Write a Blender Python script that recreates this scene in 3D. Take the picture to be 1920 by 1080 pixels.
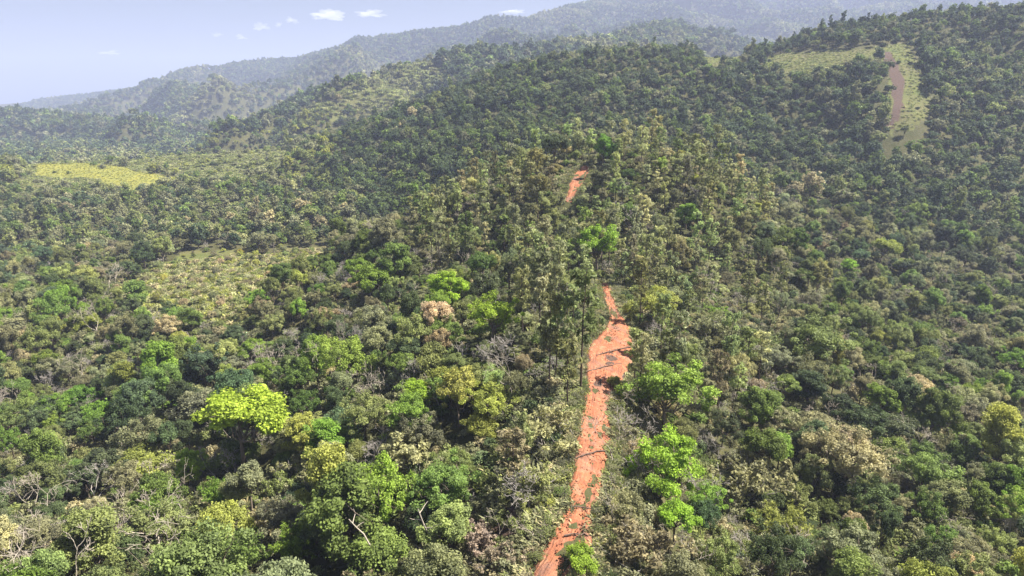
import bpy, math, random
import numpy as np
from mathutils import Vector, Matrix, Euler

for o in list(bpy.data.objects):
    bpy.data.objects.remove(o, do_unlink=True)
scene = bpy.context.scene
COL = scene.collection
RNG = np.random.default_rng(11)
R = math.radians

# ------------------------------------------------------------------ camera, sky, sun, exposure
H = 42.0                      # camera height above the trail
FPX = 1230.0                  # focal length in photograph pixels (1920 wide)
HORIZON = 195.0
PITCH = math.atan((540 - HORIZON) / FPX)
cam_data = bpy.data.cameras.new('camera')
cam_data.sensor_width = 36
cam_data.lens = FPX / 1920 * 36
cam_data.clip_start = 0.5
cam_data.clip_end = 60000
cam = bpy.data.objects.new('camera', cam_data)
cam.location = (0, 0, H)
cam.rotation_euler = (math.pi / 2 - PITCH, 0, 0)
COL.objects.link(cam)
scene.camera = cam

SUN_EL, SUN_AZ = R(55), R(80)             # azimuth clockwise from +Y (the view direction)
world = bpy.data.worlds.new('World')
scene.world = world
world.use_nodes = True
wn = world.node_tree.nodes
bg = wn['Background']
sky = wn.new('ShaderNodeTexSky')
sky.sky_type = 'NISHITA'
sky.sun_disc = False
sky.sun_elevation = SUN_EL
sky.sun_rotation = SUN_AZ
sky.altitude = 300
sky.air_density = 1.0
sky.dust_density = 3.0
sky.ozone_density = 6.0
tone = wn.new('ShaderNodeVectorMath')          # hazy lavender cast of the whole sky
tone.operation = 'MULTIPLY'
tone.inputs[1].default_value = (0.80, 0.66, 0.54)
world.node_tree.links.new(sky.outputs[0], tone.inputs[0])
world.node_tree.links.new(tone.outputs[0], bg.inputs[0])
bg.inputs[1].default_value = 0.05

sun_data = bpy.data.lights.new('sun', 'SUN')
sun_data.energy = 5.0
sun_data.angle = R(0.55)
sun_data.color = (1.0, 0.955, 0.87)
sun = bpy.data.objects.new('sun', sun_data)
sd = Vector((math.sin(SUN_AZ) * math.cos(SUN_EL), math.cos(SUN_AZ) * math.cos(SUN_EL), math.sin(SUN_EL)))
sun.rotation_euler = (-sd).to_track_quat('-Z', 'Y').to_euler()
sun.location = (200, 0, 300)
COL.objects.link(sun)

vs = scene.view_settings
vs.view_transform = 'Standard'
vs.look = 'None'
vs.gamma = 1
vs.use_curve_mapping = False
vs.exposure = 1.68
scene.render.engine = 'CYCLES'
cy = scene.cycles
cy.use_denoising = True
cy.debug_use_spatial_splits = True
cy.max_bounces = 12
cy.diffuse_bounces = 4
cy.glossy_bounces = 1
cy.transmission_bounces = 4
cy.volume_bounces = 10
cy.transparent_max_bounces = 4
cy.caustics_reflective = False
cy.caustics_refractive = False
cy.sample_clamp_indirect = 4.0

HAZE_DENSITY = 0.00021

# ------------------------------------------------------------------ projection helpers
CP, SP = math.cos(PITCH), math.sin(PITCH)


def ray_dir(px, py):
    xc = (px - 960.0) / FPX
    yc = (540.0 - py) / FPX
    return np.array([xc, CP + yc * SP, -SP + yc * CP])


def at_depth(px, py, Y):
    d = ray_dir(px, py)
    t = Y / d[1]
    return np.array([d[0] * t, Y, H + d[2] * t])


def project(x, y, z):
    dz = z - H
    f = y * CP - dz * SP
    u = y * SP + dz * CP
    f = np.where(f < 0.1, 0.1, f)
    return 960 + FPX * x / f, 540 - FPX * u / f, f


def in_poly(px, py, poly):
    inside = np.zeros(np.shape(px), bool)
    n = len(poly)
    for i in range(n):
        x1, y1 = poly[i]
        x2, y2 = poly[(i + 1) % n]
        if y1 == y2:
            continue
        c = ((y1 > py) != (y2 > py)) & (px < (x2 - x1) * (py - y1) / (y2 - y1) + x1)
        inside ^= c
    return inside


def sstep(a, b, x):
    t = np.clip((x - a) / (b - a), 0, 1)
    return t * t * (3 - 2 * t)


def hash01(ix, iy, seed):
    h = (ix.astype(np.int64) * 374761393 + iy.astype(np.int64) * 668265263 + seed * 974634777) & 0xFFFFFFFF
    h = ((h ^ (h >> 13)) * 1274126177) & 0xFFFFFFFF
    h = h ^ (h >> 16)
    return (h & 0xFFFF) / 65535.0


def vnoise(x, y, seed=0):
    x0 = np.floor(x)
    y0 = np.floor(y)
    fx = x - x0
    fy = y - y0
    fx = fx * fx * (3 - 2 * fx)
    fy = fy * fy * (3 - 2 * fy)
    a = hash01(x0, y0, seed)
    b = hash01(x0 + 1, y0, seed)
    c = hash01(x0, y0 + 1, seed)
    d = hash01(x0 + 1, y0 + 1, seed)
    return (a + (b - a) * fx) * (1 - fy) + (c + (d - c) * fx) * fy


def fbm(x, y, seed=0, oct=4):
    s = 0
    a = 0.5
    for i in range(oct):
        s = s + a * (vnoise(x, y, seed + i * 17) - 0.5)
        x = x * 2.03
        y = y * 2.03
        a *= 0.5
    return s * 2


# ------------------------------------------------------------------ terrain
# control points: photograph pixel, distance ahead of the camera, height of the vegetation seen there
CTRL = [
    # left flank, near to far
    (60, 1050, 55, 8), (300, 1050, 55, 8), (600, 1050, 55, 7), (850, 1050, 54, 5),
    (60, 850, 92, 8), (300, 850, 90, 8), (560, 850, 82, 7), (850, 850, 74, 6),
    (60, 650, 155, 8), (300, 660, 145, 8), (500, 700, 118, 8), (700, 700, 98, 7), (900, 700, 92, 6),
    (60, 480, 270, 8), (220, 480, 255, 8), (450, 520, 215, 2), (580, 480, 215, 2), (700, 500, 168, 7),
    (330, 580, 180, 4), (560, 600, 150, 7),
    (850, 420, 190, 8), (700, 420, 240, 8),
    (60, 390, 390, 8), (300, 390, 380, 8), (560, 390, 330, 8),
    (60, 330, 500, 0), (240, 340, 495, 0), (240, 305, 570, 0), (300, 262, 700, 8), (100, 265, 700, 6), (-150, 270, 700, 6),
    (500, 280, 640, 3), (600, 330, 430, 8),
    # right flank
    (1300, 1050, 56, 6), (1500, 1050, 57, 8), (1850, 1050, 60, 8),
    (1300, 850, 82, 6), (1500, 850, 84, 8), (1850, 850, 95, 8),
    (1300, 650, 112, 6), (1450, 640, 122, 8), (1850, 640, 160, 8),
    (1350, 500, 165, 8), (1560, 480, 215, 8), (1850, 480, 255, 8),
    (1450, 400, 235, 8), (1650, 400, 280, 8), (1850, 400, 300, 8),
    (1450, 330, 305, 8), (1700, 330, 335, 8), (1900, 330, 345, 8),
    (1600, 250, 390, 8), (1710, 228, 400, 0), (1900, 220, 400, 8),
    (1690, 105, 480, 0), (1500, 112, 520, 0), (1360, 112, 560, 1), (1900, 100, 480, 8),
    (1300, 88, 585, 8), (1180, 83, 585, 8), (1000, 112, 565, 8), (900, 138, 560, 8),
    (800, 190, 525, 8), (700, 240, 500, 8), (620, 300, 465, 8),
    (1000, 195, 435, 8), (1200, 178, 440, 8), (850, 260, 400, 8), (1450, 200, 430, 8), (1000, 245, 375, 8),
    (1700, 14, 570, 8), (1560, 36, 610, 8), (1430, 84, 620, 8), (1900, -25, 560, 8), (2050, -50, 560, 8),
    (2100, 300, 360, 8), (2100, 600, 160, 8), (2100, 1000, 60, 8),
    (-150, 1000, 60, 8), (-150, 600, 175, 8), (-150, 400, 380, 8),
    # knoll
    (1040, 255, 238, 9), (1130, 245, 245, 9), (1250, 255, 245, 9), (1380, 290, 232, 9), (930, 300, 220, 9), (1100, 420, 180, 8),
    (1250, 400, 190, 8),
]
PATH_PX = [  # trail centre pixel, half width in pixels (photograph), height of the ground there
    (960, 1180, 40, 0.0), (1018, 1105, 42, 0.0), (1054, 1050, 56, 0.0), (1076, 1000, 44, 0.0), (1086, 955, 29, 0.0), (1098, 905, 38, 0.0),
    (1108, 850, 38, 0.0), (1115, 790, 33, 0.0), (1122, 735, 28, 0.0), (1134, 690, 43, 0.0), (1146, 655, 44, 0.0),
    (1160, 615, 24, 0.2), (1147, 575, 15, 0.4), (1138, 545, 13, 0.6), (1132, 528, 12, 0.9),
]
tp, tv = [], []
for px, py, Y, off in CTRL:
    p = at_depth(px, py, Y)
    tp.append((math.atan2(p[0], p[1]), math.log(math.hypot(p[0], p[1]))))
    tv.append(p[2] - off)
for px, py, hw, z in PATH_PX:
    d = ray_dir(px, py)
    t = (z - H) / d[2]
    p = d * t
    tp.append((math.atan2(p[0], p[1]), math.log(math.hypot(p[0], p[1]))))
    tv.append(z)
for px, py, Y in ((1074, 362, 205), (1094, 318, 224)):      # far end of the trail on the knoll
    p = at_depth(px, py, Y)
    tp.append((math.atan2(p[0], p[1]), math.log(math.hypot(p[0], p[1]))))
    tv.append(p[2])
for x, y, z in ((20, 310, -4), (-60, 300, -20), (90, 305, -10), (-50, 250, -14), (115, 268, -8), (-500, 850, -30), (-250, 820, -28), (0, 830, 5), (150, 800, 30), (300, 780, 50), (600, 700, 90),
                (-300, 20, -20), (300, 20, -20), (0, 30, -1), (-40, 30, -8), (40, 30, -8)):
    tp.append((math.atan2(x, y), math.log(math.hypot(x, y))))
    tv.append(z)
tp = np.array(tp)
tv = np.array(tv, float)


def tps_k(d2):
    return 0.5 * d2 * np.log(d2 + 1e-9)


n = len(tp)
K = tps_k(((tp[:, None] - tp[None]) ** 2).sum(-1)) + np.eye(n) * 2e-4
P = np.c_[np.ones(n), tp]
A = np.block([[K, P], [P.T, np.zeros((3, 3))]])
TW = np.linalg.solve(A, np.r_[tv, 0, 0, 0])


def tps(th, lr):
    out = TW[n] + TW[n + 1] * th + TW[n + 2] * lr
    for i in range(n):
        out = out + TW[i] * tps_k((th - tp[i, 0]) ** 2 + (lr - tp[i, 1]) ** 2)
    return out


def crest(lst, k=1.0):
    return np.array([at_depth(px, py, Y * k) - np.array([0, 0, off]) for px, py, Y, off in lst])


RIDGES = [
    # (crest polyline, slope, spur strength, spur wavelength)
    (crest([(-420, 205, 2900, 8), (0, 193, 2600, 8), (163, 177, 2450, 8), (300, 158, 2350, 8), (420, 133, 2200, 8), (500, 112, 2100, 8), (560, 108, 2050, 8),
            (640, 90, 1980, 8), (720, 67, 1900, 8), (800, 60, 1850, 8), (865, 50, 1800, 8), (922, 30, 1750, 8), (985, 33, 1750, 8), (1060, 12, 1800, 8),
            (1180, -10, 2000, 8), (1400, -25, 2300, 8), (1600, -30, 2400, 8), (1900, -60, 2300, 8), (2300, -60, 2200, 8)], 1.5), 0.42, 0.72, 330),
    (crest([(300, 305, 1080, 6), (440, 240, 1050, 6), (600, 172, 1010, 6), (700, 140, 980, 6), (780, 112, 960, 6), (870, 96, 970, 6), (1000, 88, 1040, 6), (1150, 70, 1250, 6), (1260, 40, 1600, 6)]), 0.44, 0.55, 130),
    (crest([(-300, 190, 1500, 6), (60, 208, 1420, 6), (163, 220, 1380, 6), (290, 247, 1300, 6), (420, 268, 1250, 6)]), 0.35, 0.3, 100),
    (crest([(1200, 110, 1500, 6), (1350, 85, 1700, 6), (1500, 40, 1900, 6), (1700, 0, 2000, 6)], 1.3), 0.40, 0.35, 110),
]


def ridge_h(x, y, ridge):
    pts, slope, spur, wl = ridge
    best = np.full(np.shape(x), -1e9)
    s0 = 0.0
    bd = np.full(np.shape(x), 1e9)
    bz = np.zeros(np.shape(x))
    bs = np.zeros(np.shape(x))
    for a, b in zip(pts[:-1], pts[1:]):
        dx, dy = b[0] - a[0], b[1] - a[1]
        L = math.hypot(dx, dy)
        t = np.clip(((x - a[0]) * dx + (y - a[1]) * dy) / (L * L), 0, 1)
        d = np.hypot(x - a[0] - t * dx, y - a[1] - t * dy)
        m = d < bd
        bd = np.where(m, d, bd)
        bz = np.where(m, a[2] + t * (b[2] - a[2]), bz)
        bs = np.where(m, s0 + t * L, bs)
        s0 += L
    ph = bs / wl * 2 * math.pi * 0.5 + 3.0 * fbm(x / 420, y / 420, 5, 2)
    tri = np.abs(np.sin(ph))                     # sharp gullies, rounded spurs
    k = slope * (1 + spur * (1.1 - 1.7 * tri))
    dd = np.sqrt(bd * bd + 22 * 22) - 22
    return bz - dd * np.clip(k, 0.12, 1.2) + fbm(x / 110, y / 110, 9, 3) * np.minimum(14, dd * 0.10) + (0.32 - np.abs(fbm(x / (wl * 1.5), y / (wl * 1.5), 19, 3)) * 1.6) * np.minimum(130, dd * 0.42)


def smax(a, b, k):
    h = np.clip(0.5 + 0.5 * (a - b) / k, 0, 1)
    return b + (a - b) * h + k * h * (1 - h)


def ground_z(x, y):
    x = np.asarray(x, float)
    y = np.asarray(y, float)
    th = np.clip(np.arctan2(x, y), -0.86, 0.86)
    r = np.hypot(x, y)
    lr = np.log(np.clip(r, 42, 800))
    near = tps(th, lr)
    near = near + fbm(x / 38, y / 38, 3, 3) * 1.6 * sstep(60, 240, r) + fbm(x / 75, y / 75, 13, 3) * 7.0 * sstep(290, 400, r)
    w = sstep(640, 860, r)
    z = near * (1 - w) + (-34) * w
    far = r > 600
    if np.any(far):
        zf = np.full(x.shape, -60.0)
        for rd in RIDGES:
            zf = smax(zf, ridge_h(x, y, rd), 12)
        wf = sstep(640, 800, r)
        z = np.where(far, smax(z, zf * wf + (-200) * (1 - wf), 10), z)
    return z


def link(o, parent=None):
    COL.objects.link(o)
    if parent is not None:
        o.parent = parent
    return o


def mesh_np(name, verts, quads=None, tris=None, mat=None, smooth=False):
    me = bpy.data.meshes.new(name)
    verts = np.asarray(verts, np.float32)
    lists = []
    tot = []
    if quads is not None and len(quads):
        lists.append(np.asarray(quads, np.int32).ravel())
        tot.append(np.full(len(quads), 4, np.int32))
    if tris is not None and len(tris):
        lists.append(np.asarray(tris, np.int32).ravel())
        tot.append(np.full(len(tris), 3, np.int32))
    me.vertices.add(len(verts))
    me.vertices.foreach_set('co', verts.ravel())
    if lists:
        lv = np.concatenate(lists)
        lt = np.concatenate(tot)
        ls = np.r_[0, np.cumsum(lt)[:-1]].astype(np.int32)
        me.loops.add(len(lv))
        me.loops.foreach_set('vertex_index', lv)
        me.polygons.add(len(lt))
        me.polygons.foreach_set('loop_start', ls)
        me.polygons.foreach_set('loop_total', lt)
        if smooth:
            me.polygons.foreach_set('use_smooth', np.ones(len(lt), bool))
    me.update(calc_edges=True)
    if mat is not None:
        me.materials.append(mat)
    return me


def add_attr(me, name, typ, dom, data):
    a = me.attributes.new(name, typ, dom)
    key = 'vector' if typ == 'FLOAT_VECTOR' else ('color' if typ == 'FLOAT_COLOR' else 'value')
    a.data.foreach_set(key, np.asarray(data).ravel())


# ------------------------------------------------------------------ materials
def new_mat(name):
    m = bpy.data.materials.new(name)
    m.use_nodes = True
    nt = m.node_tree
    return m, nt, nt.nodes, nt.links, nt.nodes['Principled BSDF']


def mk_leaf(name, trans=0.38, lo=0.52, hi=1.62, yellow=(1.10, 1.05, 0.88)):
    m, nt, N, L, b = new_mat(name)
    t = N.new('ShaderNodeAttribute'); t.attribute_type = 'INSTANCER'; t.attribute_name = 'tint'
    s = N.new('ShaderNodeAttribute'); s.attribute_type = 'GEOMETRY'; s.attribute_name = 'shade'
    oi = N.new('ShaderNodeObjectInfo')
    mr = N.new('ShaderNodeMapRange'); mr.inputs[3].default_value = lo; mr.inputs[4].default_value = hi
    L.new(s.outputs['Fac'], mr.inputs[0])
    mo = N.new('ShaderNodeMapRange'); mo.inputs[3].default_value = 0.84; mo.inputs[4].default_value = 1.18
    L.new(oi.outputs['Random'], mo.inputs[0])
    mu = N.new('ShaderNodeMath'); mu.operation = 'MULTIPLY'
    L.new(mr.outputs[0], mu.inputs[0]); L.new(mo.outputs[0], mu.inputs[1])
    sc = N.new('ShaderNodeVectorMath'); sc.operation = 'SCALE'
    L.new(t.outputs['Color'], sc.inputs[0]); L.new(mu.outputs[0], sc.inputs['Scale'])
    # some leaf clumps are yellower
    ye = N.new('ShaderNodeVectorMath'); ye.operation = 'MULTIPLY'; ye.inputs[1].default_value = yellow
    L.new(sc.outputs[0], ye.inputs[0])
    mx = N.new('ShaderNodeMix'); mx.data_type = 'VECTOR'
    L.new(s.outputs['Fac'], mx.inputs['Factor'])
    L.new(sc.outputs[0], mx.inputs[4]); L.new(ye.outputs[0], mx.inputs[5])
    L.new(mx.outputs[1], b.inputs['Base Color'])
    b.inputs['Roughness'].default_value = 0.62
    b.inputs['Specular IOR Level'].default_value = 0.22
    tr = N.new('ShaderNodeBsdfTranslucent')
    L.new(mx.outputs[1], tr.inputs[0])
    ms = N.new('ShaderNodeMixShader'); ms.inputs[0].default_value = trans
    L.new(b.outputs[0], ms.inputs[1]); L.new(tr.outputs[0], ms.inputs[2])
    L.new(ms.outputs[0], N['Material Output'].inputs[0])
    return m


def mk_bark(name, c1, c2, scale=6.0):
    m, nt, N, L, b = new_mat(name)
    tc = N.new('ShaderNodeTexCoord')
    no = N.new('ShaderNodeTexNoise'); no.inputs['Scale'].default_value = scale; no.inputs['Detail'].default_value = 4
    L.new(tc.outputs['Object'], no.inputs['Vector'])
    mx = N.new('ShaderNodeMix'); mx.data_type = 'RGBA'
    mx.inputs[6].default_value = (*c1, 1); mx.inputs[7].default_value = (*c2, 1)
    L.new(no.outputs[0], mx.inputs[0])
    L.new(mx.outputs[2], b.inputs['Base Color'])
    b.inputs['Roughness'].default_value = 0.85
    b.inputs['Specular IOR Level'].default_value = 0.15
    bp = N.new('ShaderNodeBump'); bp.inputs['Strength'].default_value = 0.4; bp.inputs['Distance'].default_value = 0.03
    L.new(no.outputs[0], bp.inputs['Height']); L.new(bp.outputs[0], b.inputs['Normal'])
    return m


M_LEAF = mk_leaf('leaf')
M_NEEDLE = mk_leaf('needle', 0.35, 0.7, 1.6)
M_BARK = mk_bark('bark', (0.10, 0.075, 0.055), (0.22, 0.18, 0.14))
M_BARK_DARK = mk_bark('pine_bark', (0.045, 0.032, 0.026), (0.11, 0.08, 0.062))
M_DEAD = mk_bark('dead_wood', (0.26, 0.22, 0.175), (0.50, 0.44, 0.36))
M_GREYWOOD = mk_bark('grey_twigs', (0.27, 0.24, 0.21), (0.45, 0.41, 0.365))
M_LOG = mk_bark('log_bark', (0.07, 0.045, 0.035), (0.19, 0.13, 0.10))


def mk_ground():
    m, nt, N, L, b = new_mat('forest_floor')
    geo = N.new('ShaderNodeNewGeometry')
    def noise(scale, detail=6, rough=0.6):
        x = N.new('ShaderNodeTexNoise')
        x.inputs['Scale'].default_value = scale; x.inputs['Detail'].default_value = detail; x.inputs['Roughness'].default_value = rough
        L.new(geo.outputs['Position'], x.inputs['Vector'])
        return x
    def mixc(f, a, bb):
        x = N.new('ShaderNodeMix'); x.data_type = 'RGBA'
        if f is not None: L.new(f, x.inputs[0])
        for i, v in ((6, a), (7, bb)):
            if isinstance(v, tuple): x.inputs[i].default_value = (*v, 1)
            else: L.new(v, x.inputs[i])
        return x.outputs[2]
    def ramp(src, a, bb):
        x = N.new('ShaderNodeMapRange'); x.inputs[1].default_value = a; x.inputs[2].default_value = bb
        L.new(src, x.inputs[0]); return x.outputs[0]
    n1 = noise(0.12); n2 = noise(0.9); n3 = noise(0.035)
    base = mixc(ramp(n1.outputs[0], 0.35, 0.65), (0.060, 0.060, 0.026), (0.100, 0.088, 0.042))
    base = mixc(ramp(n2.outputs[0], 0.4, 0.7), base, (0.055, 0.062, 0.022))
    att = N.new('ShaderNodeAttribute'); att.attribute_name = 'cover'   # r grass, g bare soil, b lush
    sep = N.new('ShaderNodeSeparateColor'); L.new(att.outputs['Color'], sep.inputs[0])
    def edge(ch):
        x = N.new('ShaderNodeMath'); x.operation = 'ADD'
        L.new(ch, x.inputs[0])
        y = N.new('ShaderNodeMath'); y.operation = 'MULTIPLY_ADD'; y.inputs[1].default_value = 1.3; y.inputs[2].default_value = -0.65
        L.new(n2.outputs[0], y.inputs[0]); L.new(y.outputs[0], x.inputs[1])
        return ramp(x.outputs[0], 0.35, 0.65)
    grass = mixc(ramp(n1.outputs[0], 0.38, 0.62), (0.128, 0.132, 0.040), (0.085, 0.105, 0.030))
    grass = mixc(ramp(n3.outputs[0], 0.4, 0.6), grass, (0.115, 0.108, 0.045))
    lush = mixc(ramp(n1.outputs[0], 0.4, 0.6), (0.225, 0.215, 0.045), (0.165, 0.170, 0.045))
    soil = mixc(ramp(n2.outputs[0], 0.35, 0.65), (0.105, 0.066, 0.052), (0.075, 0.055, 0.042))
    c = mixc(edge(sep.outputs[0]), base, grass)
    c = mixc(edge(sep.outputs[2]), c, lush)
    c = mixc(edge(sep.outputs[1]), c, soil)
    L.new(c, b.inputs['Base Color'])
    b.inputs['Roughness'].default_value = 0.95
    b.inputs['Specular IOR Level'].default_value = 0.1
    bp = N.new('ShaderNodeBump'); bp.inputs['Strength'].default_value = 0.7; bp.inputs['Distance'].default_value = 0.6
    L.new(n2.outputs[0], bp.inputs['Height']); L.new(bp.outputs[0], b.inputs['Normal'])
    return m


def mk_clay():
    m, nt, N, L, b = new_mat('red_clay')
    geo = N.new('ShaderNodeNewGeometry')
    def noise(scale, detail=6, rough=0.65, dist=0.0):
        x = N.new('ShaderNodeTexNoise')
        x.inputs['Scale'].default_value = scale; x.inputs['Detail'].default_value = detail
        x.inputs['Roughness'].default_value = rough; x.inputs['Distortion'].default_value = dist
        L.new(geo.outputs['Position'], x.inputs['Vector'])
        return x
    def mixc(f, a, bb):
        x = N.new('ShaderNodeMix'); x.data_type = 'RGBA'
        L.new(f, x.inputs[0])
        for i, v in ((6, a), (7, bb)):
            if isinstance(v, tuple): x.inputs[i].default_value = (*v, 1)
            else: L.new(v, x.inputs[i])
        return x.outputs[2]
    def ramp(src, a, bb):
        x = N.new('ShaderNodeMapRange'); x.inputs[1].default_value = a; x.inputs[2].default_value = bb
        L.new(src, x.inputs[0]); return x.outputs[0]
    n1 = noise(0.35); n2 = noise(2.2, 8, 0.7); n3 = noise(0.8, 5, 0.6, 0.8)
    c = mixc(ramp(n1.outputs[0], 0.35, 0.65), (0.355, 0.142, 0.070), (0.26, 0.098, 0.054))
    c = mixc(ramp(n3.outputs[0], 0.50, 0.72), c, (0.39, 0.215, 0.130))
    c = mixc(ramp(n2.outputs[0], 0.52, 0.70), c, (0.16, 0.070, 0.048))
    at = N.new('ShaderNodeAttribute'); at.attribute_name = 'run'        # rills washed along the trail
    mp = N.new('ShaderNodeVectorMath'); mp.operation = 'MULTIPLY'; mp.inputs[1].default_value = (2.6, 0.22, 1)
    L.new(at.outputs['Vector'], mp.inputs[0])
    n4 = N.new('ShaderNodeTexNoise'); n4.inputs['Scale'].default_value = 1.0; n4.inputs['Detail'].default_value = 6; n4.inputs['Distortion'].default_value = 0.6
    L.new(mp.outputs[0], n4.inputs['Vector'])
    c = mixc(ramp(n4.outputs[0], 0.54, 0.66), c, (0.19, 0.078, 0.050))
    n5 = noise(0.16, 4, 0.6)
    c = mixc(ramp(n5.outputs[0], 0.52, 0.66), c, (0.22, 0.125, 0.090))
    L.new(c, b.inputs['Base Color'])
    b.inputs['Roughness'].default_value = 0.95
    b.inputs['Specular IOR Level'].default_value = 0.1
    hs = N.new('ShaderNodeMath'); hs.operation = 'MULTIPLY_ADD'; hs.inputs[1].default_value = -1.5
    L.new(n4.outputs[0], hs.inputs[0]); L.new(n2.outputs[0], hs.inputs[2])
    bp = N.new('ShaderNodeBump'); bp.inputs['Strength'].default_value = 0.9; bp.inputs['Distance'].default_value = 0.2
    L.new(hs.outputs[0], bp.inputs['Height']); L.new(bp.outputs[0], b.inputs['Normal'])
    return m


M_GROUND = mk_ground()
M_CLAY = mk_clay()

# ------------------------------------------------------------------ open ground: outlines as seen, each with the distance band it lies in
FIELDS = [   # (polygon, Ymin, Ymax, channel, raggedness)  0 grass, 1 soil, 2 lush
    ([(40, 300), (163, 303), (225, 306), (318, 333), (322, 352), (285, 362), (160, 360), (30, 366)], 400, 650, 0, 14),
    ([(60, 306), (163, 306), (225, 308), (318, 333), (322, 352), (285, 361), (210, 358), (190, 335), (60, 330)], 400, 650, 2, 14),
    ([(60, 278), (190, 280), (196, 294), (60, 296)], 400, 700, 2, 10),
    ([(410, 326), (442, 328), (446, 344), (412, 340)], 350, 650, 0, 10),
    ([(180, 560), (330, 480), (420, 462), (520, 478), (560, 448), (620, 448), (640, 490), (565, 540), (505, 556), (440, 605), (380, 612), (330, 600), (250, 590)], 140, 300, 0, 26),
    ([(1440, 106), (1600, 90), (1704, 84), (1702, 104), (1620, 120), (1560, 140), (1475, 152), (1440, 130)], 440, 640, 0, 12),
    ([(1310, 100), (1400, 106), (1402, 130), (1312, 126)], 440, 640, 0, 14),
    ([(1668, 96), (1704, 96), (1726, 150), (1745, 198), (1742, 216), (1702, 245), (1668, 252), (1664, 200), (1668, 150)], 360, 520, 0, 12),
    ([(1655, 98), (1670, 98), (1696, 150), (1692, 205), (1676, 238), (1664, 238), (1674, 190), (1668, 140)], 360, 520, 1, 7),
    ([(530, 246), (620, 190), (700, 138), (800, 105), (830, 150), (790, 194), (730, 218), (640, 236)], 800, 1300, 0, 30),
    ([(478, 254), (520, 266), (566, 294), (548, 306), (500, 290)], 520, 760, 0, 14),
    ([(860, 960), (960, 950), (1010, 1000), (1000, 1070), (860, 1070)], 40, 70, 1, 20),
    ([(1080, 650), (1130, 640), (1190, 680), (1175, 730), (1090, 735)], 85, 115, 1, 16),
    ([(-60, 268), (300, 262), (480, 268), (560, 300), (540, 330), (430, 345), (335, 356), (325, 330), (230, 300), (-60, 297)], 430, 760, 0, 40),
]


def cover_at(x, y, z):
    px, py, f = project(x, y, z)
    rr0 = np.hypot(x, y)
    wl = np.clip(rr0 / 22.0, 4, 45)
    n1_, n2_ = fbm(x / wl, y / wl, 201, 3), fbm(x / wl, y / wl, 207, 3)
    out = np.zeros((3,) + np.shape(x))
    for poly, y0, y1, ch, rag in FIELDS:
        m = (y > y0) & (y < y1)
        if y0 == 800:
            m = m & (fbm(x / 55, y / 55, 211, 3) > -0.24)
        if True:
            out[ch] = np.where(m & in_poly(px + rag * n1_, py + 0.5 * rag * n2_, poly), 1.0, out[ch])
    return out


# ------------------------------------------------------------------ ground sheet (polar grid, dense where the view is)
th_front = np.linspace(-R(56), R(56), 430)
th_back = np.linspace(R(56), R(304), 42)[1:-1]
TH = np.r_[th_front, th_back]
RR = np.r_[4.0, 10.0, 18.0, np.exp(np.linspace(math.log(28), math.log(9500), 400))]
tg, rg = np.meshgrid(TH, RR, indexing='ij')
GX, GY = rg * np.sin(tg), rg * np.cos(tg)
GZ = ground_z(GX, GY)
nt_, nr_ = GX.shape
V = np.c_[GX.ravel(), GY.ravel(), GZ.ravel()]
idx = np.arange(nt_ * nr_).reshape(nt_, nr_)
i2 = np.roll(idx, -1, 0)
Q = np.stack([idx[:, :-1], idx[:, 1:], i2[:, 1:], i2[:, :-1]], -1).reshape(-1, 4)
ctr = len(V)
V = np.r_[V, [[0, 0, float(GZ[:, 0].mean())]]]
T = np.stack([idx[:, 0], i2[:, 0], np.full(nt_, ctr)], -1)
me = mesh_np('ground', V, Q[:, ::-1], T[:, ::-1], M_GROUND, True)
cov = cover_at(V[:, 0], V[:, 1], V[:, 2])
add_attr(me, 'cover', 'FLOAT_COLOR', 'POINT', np.c_[cov.T, np.ones(len(V))].astype(np.float32))
ground = link(bpy.data.objects.new('ground', me))
ground['kind'] = 'structure'
ground['label'] = 'hilly forest floor with grassy clearings and distant ridges'

# horizon line of terrain per direction, to know which slopes the view can see
el = np.arctan2(GZ[:430] - H, rg[:430])
EMAX = np.maximum.accumulate(el, 1)


def visible(x, y, z, tall=9.0, slack=6.0):
    th = np.arctan2(x, y)
    r = np.hypot(x, y)
    ti = np.clip(np.round((th + R(56)) / R(112) * 429).astype(int), 0, 429)
    ri = np.clip(np.searchsorted(RR, r) - 2, 0, len(RR) - 1)
    return np.arctan2(z + tall + slack - H, r) > EMAX[ti, ri]


# ------------------------------------------------------------------ trail
def path_pts():
    out = []
    for px, py, hw, z in PATH_PX:
        d = ray_dir(px, py)
        p = np.array([0, 0, H]) + d * ((z - H) / d[2])
        out.append((p[0], p[1], hw * p[1] / CP / FPX))
    return np.array(out)


def resample(pts, step):
    # Catmull-Rom through the points
    P_ = np.vstack([2 * pts[0] - pts[1], pts, 2 * pts[-1] - pts[-2]])
    res = []
    for i in range(1, len(P_) - 2):
        a, b, c, d = P_[i - 1], P_[i], P_[i + 1], P_[i + 2]
        k = max(2, int(np.hypot(*(c - b)[:2]) / step))
        for t in np.linspace(0, 1, k, endpoint=False):
            res.append(0.5 * ((2 * b) + (c - a) * t + (2 * a - 5 * b + 4 * c - d) * t * t + (3 * b - a - 3 * c + d) * t ** 3))
    res.append(P_[-2])
    return np.array(res)


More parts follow.
